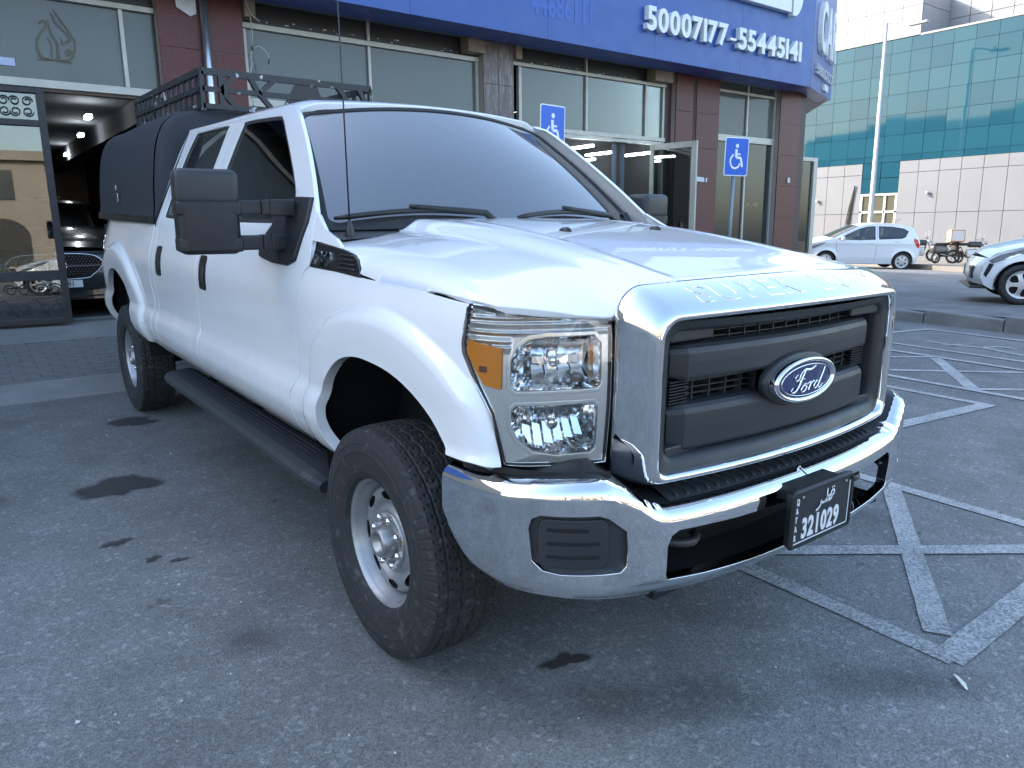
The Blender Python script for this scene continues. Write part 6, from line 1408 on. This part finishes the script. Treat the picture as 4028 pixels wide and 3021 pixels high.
# ================================================================== MOTORCYCLES
M_mblk = mat('moto_black', (.015, .015, .017), .35, coat=.5); M_msil = mat('moto_silver', (.45, .46, .47), .3, metal=.8)
def moto_wheel(root, y, r):
    wc = empty('wheel', (0, y, r)); wc.parent = root; t = MB(); t.lathe([(.045*math.cos(a), r-.045+.045*math.sin(a)) for a in np.linspace(0, 2*math.pi, 11)], 28); t.build('tyre', M_rubber, wc)
    s = MB(); s.lathe([(-.015, r-.085), (-.015, r-.065), (.015, r-.065), (.015, r-.085)], 24)
    for k in range(6): a = k*math.pi/3; s.tube([(0, .02*math.cos(a), .02*math.sin(a)), (0, (r-.07)*math.cos(a), (r-.07)*math.sin(a))], .012, 5)
    s.lathe([(-.05, .04), (.05, .04)], 12, close=True); s.build('rim', M_msil, wc)
def bike(label, loc, rz_, scooter=False, box=False, scale=1.0):
    e = empty('motorcycle', loc, (0, R(6), rz_), scale); tag(e, label, 'motorcycle', 'motorcycles at the foot of the white wall'); r = .25 if scooter else .29; yfr, yrr = (-.62, .62) if scooter else (-.66, .66)
    moto_wheel(e, yfr, r); moto_wheel(e, yrr, r)
    f = MB()
    for sx in (-.07, .07): f.tube([(sx, yfr, r), (sx, yfr+.16, .62), (sx*.6, yfr+.26, .92)], .022, 7)
    f.build('fork', M_msil, e); hb = MB(); hb.tube(spline([(-.34, yfr+.42, 1.02), (-.18, yfr+.30, 1.0), (0, yfr+.28, .95), (.18, yfr+.30, 1.0), (.34, yfr+.42, 1.02)], 4), .014, 6); hb.build('handlebar', M_mblk, e)
    for sx in (-.26, .26):
        m_ = MB(); m_.tube([(sx, yfr+.34, 1.02), (sx*1.15, yfr+.30, 1.18)], .007, 5); hbox(m_, Vector((sx*1.2, yfr+.29, 1.22)), .055, .015, .035, .012); m_.build('mirror', mat('moto_mirror', (.6, .62, .65), .1, metal=.9), e)
    b = MB()
    if scooter:
        hbox(b, Vector((0, yfr+.22, .66)), .17, .08, .28, .06); hbox(b, Vector((0, 0, .32)), .14, .38, .05, .04); hbox(b, Vector((0, .48, .58)), .15, .36, .18, .09); b.build('bodywork', M_mblk, e); w_ = MB(); hbox(w_, Vector((0, yfr+.14, .62)), .12, .03, .20, .03); w_.build('front_shield', mat('moto_white', (.6, .6, .6), .3), e)
        s = MB(); hbox(s, Vector((0, .40, .80)), .14, .38, .05, .04); s.build('saddle', M_rubber, e)
    else:
        hbox(b, Vector((0, -.12, .80)), .13, .26, .12, .08); b.build('tank', M_mblk, e); s = MB(); hbox(s, Vector((0, .42, .80)), .13, .38, .05, .04); s.build('saddle', M_rubber, e)
        g_ = MB(); hbox(g_, Vector((0, -.05, .42)), .15, .24, .18, .06); g_.build('engine', M_msil, e); fr_ = MB(); fr_.tube([(0, yfr+.3, .85), (0, -.3, .45), (0, .2, .30), (0, .40, .70), (0, yrr, r)], .03, 7); fr_.tube([(.14, 0, .34), (.16, .4, .32), (.17, .75, .40)], .04, 8); fr_.build('frame', M_mblk, e)
    l_ = MB(); l_.lathe([(-.05, .02), (-.02, .085), (.05, .06)], 14, 'y', (0, yfr+.10, .88)); l_.build('headlamp', M_head, e); p = MB(); p.box(-.10, .10, yrr+.20, yrr+.21, .48, .62); p.build('number_plate', M_paper, e); rf = MB(); hbox(rf, Vector((0, yrr+.16, .70)), .05, .03, .03, .012); rf.build('rear_light', M_red, e)
    gd = MB(); gd.grid(lambda u, v: (-.06+.12*v, yrr+(r+.03)*math.cos(R(20+100*u)), r+(r+.03)*math.sin(R(20+100*u))), 8, 2); gd.grid(lambda u, v: (-.06+.12*v, yfr+(r+.03)*math.cos(R(40+110*u)), r+(r+.03)*math.sin(R(40+110*u))), 8, 2); gd.build('mudguard', M_mblk, e); st_ = MB(); st_.tube([(-.05, .1, .30), (-.20, .15, .0)], .014, 6); st_.build('side_stand', M_mblk, e)
    if box:
        q = MB(); hbox(q, Vector((0, .62, 1.13)), .27, .27, .25, .02); bo_ = q.build('delivery_box', mat('box_tan', (.42, .30, .18), .6), e); q = MB(); q.box(-.285, -.272, .38, .86, .91, 1.35); q.build('box_panel', mat('box_pale', (.62, .58, .56), .5), bo_)
        q = MB()
        for (y0, y1, z0, z1) in ((.36, .88, .89, .92), (.36, .88, 1.34, 1.37), (.36, .39, .92, 1.34), (.85, .88, .92, 1.34)): q.box(-.288, -.27, y0, y1, z0, z1)
        q.build('box_edge', mat('box_orange', (.55, .16, .05), .5), bo_)
    return e
sp_ = lambda x, y: street_h(x, y)+.155
bike('black scooter with white front shield beside the delivery bike', (26.5, 9.80, sp_(26.5, 9.80)), R(70), scooter=True, scale=.84)
bike('black motorcycle carrying a tan and orange delivery box', (26.86, 9.20, sp_(26.86, 9.2)), R(40), box=True, scale=.84)
bike('motorcycle half hidden behind the white hatchback tail', (28.6, 11.85, sp_(28.6, 11.85)), R(35), scale=.9)
pb = empty('planter_box', (27.5, 17.2, street_h(27.5, 17.2)+.1)); tag(pb, 'brown planter box behind the hatchback windshield', 'planter'); q = MB(); q.box(-.9, .9, -.5, .5, 0, 1.15, .03); q.build('box', mat('planter_brown', (.20, .11, .07), .7, var=.3, vscale=4), pb); q = MB(); q.box(-.98, .98, -.58, .58, 1.15, 1.28, .02); q.build('rim', mat('planter_rim', (.34, .30, .26), .8), pb)
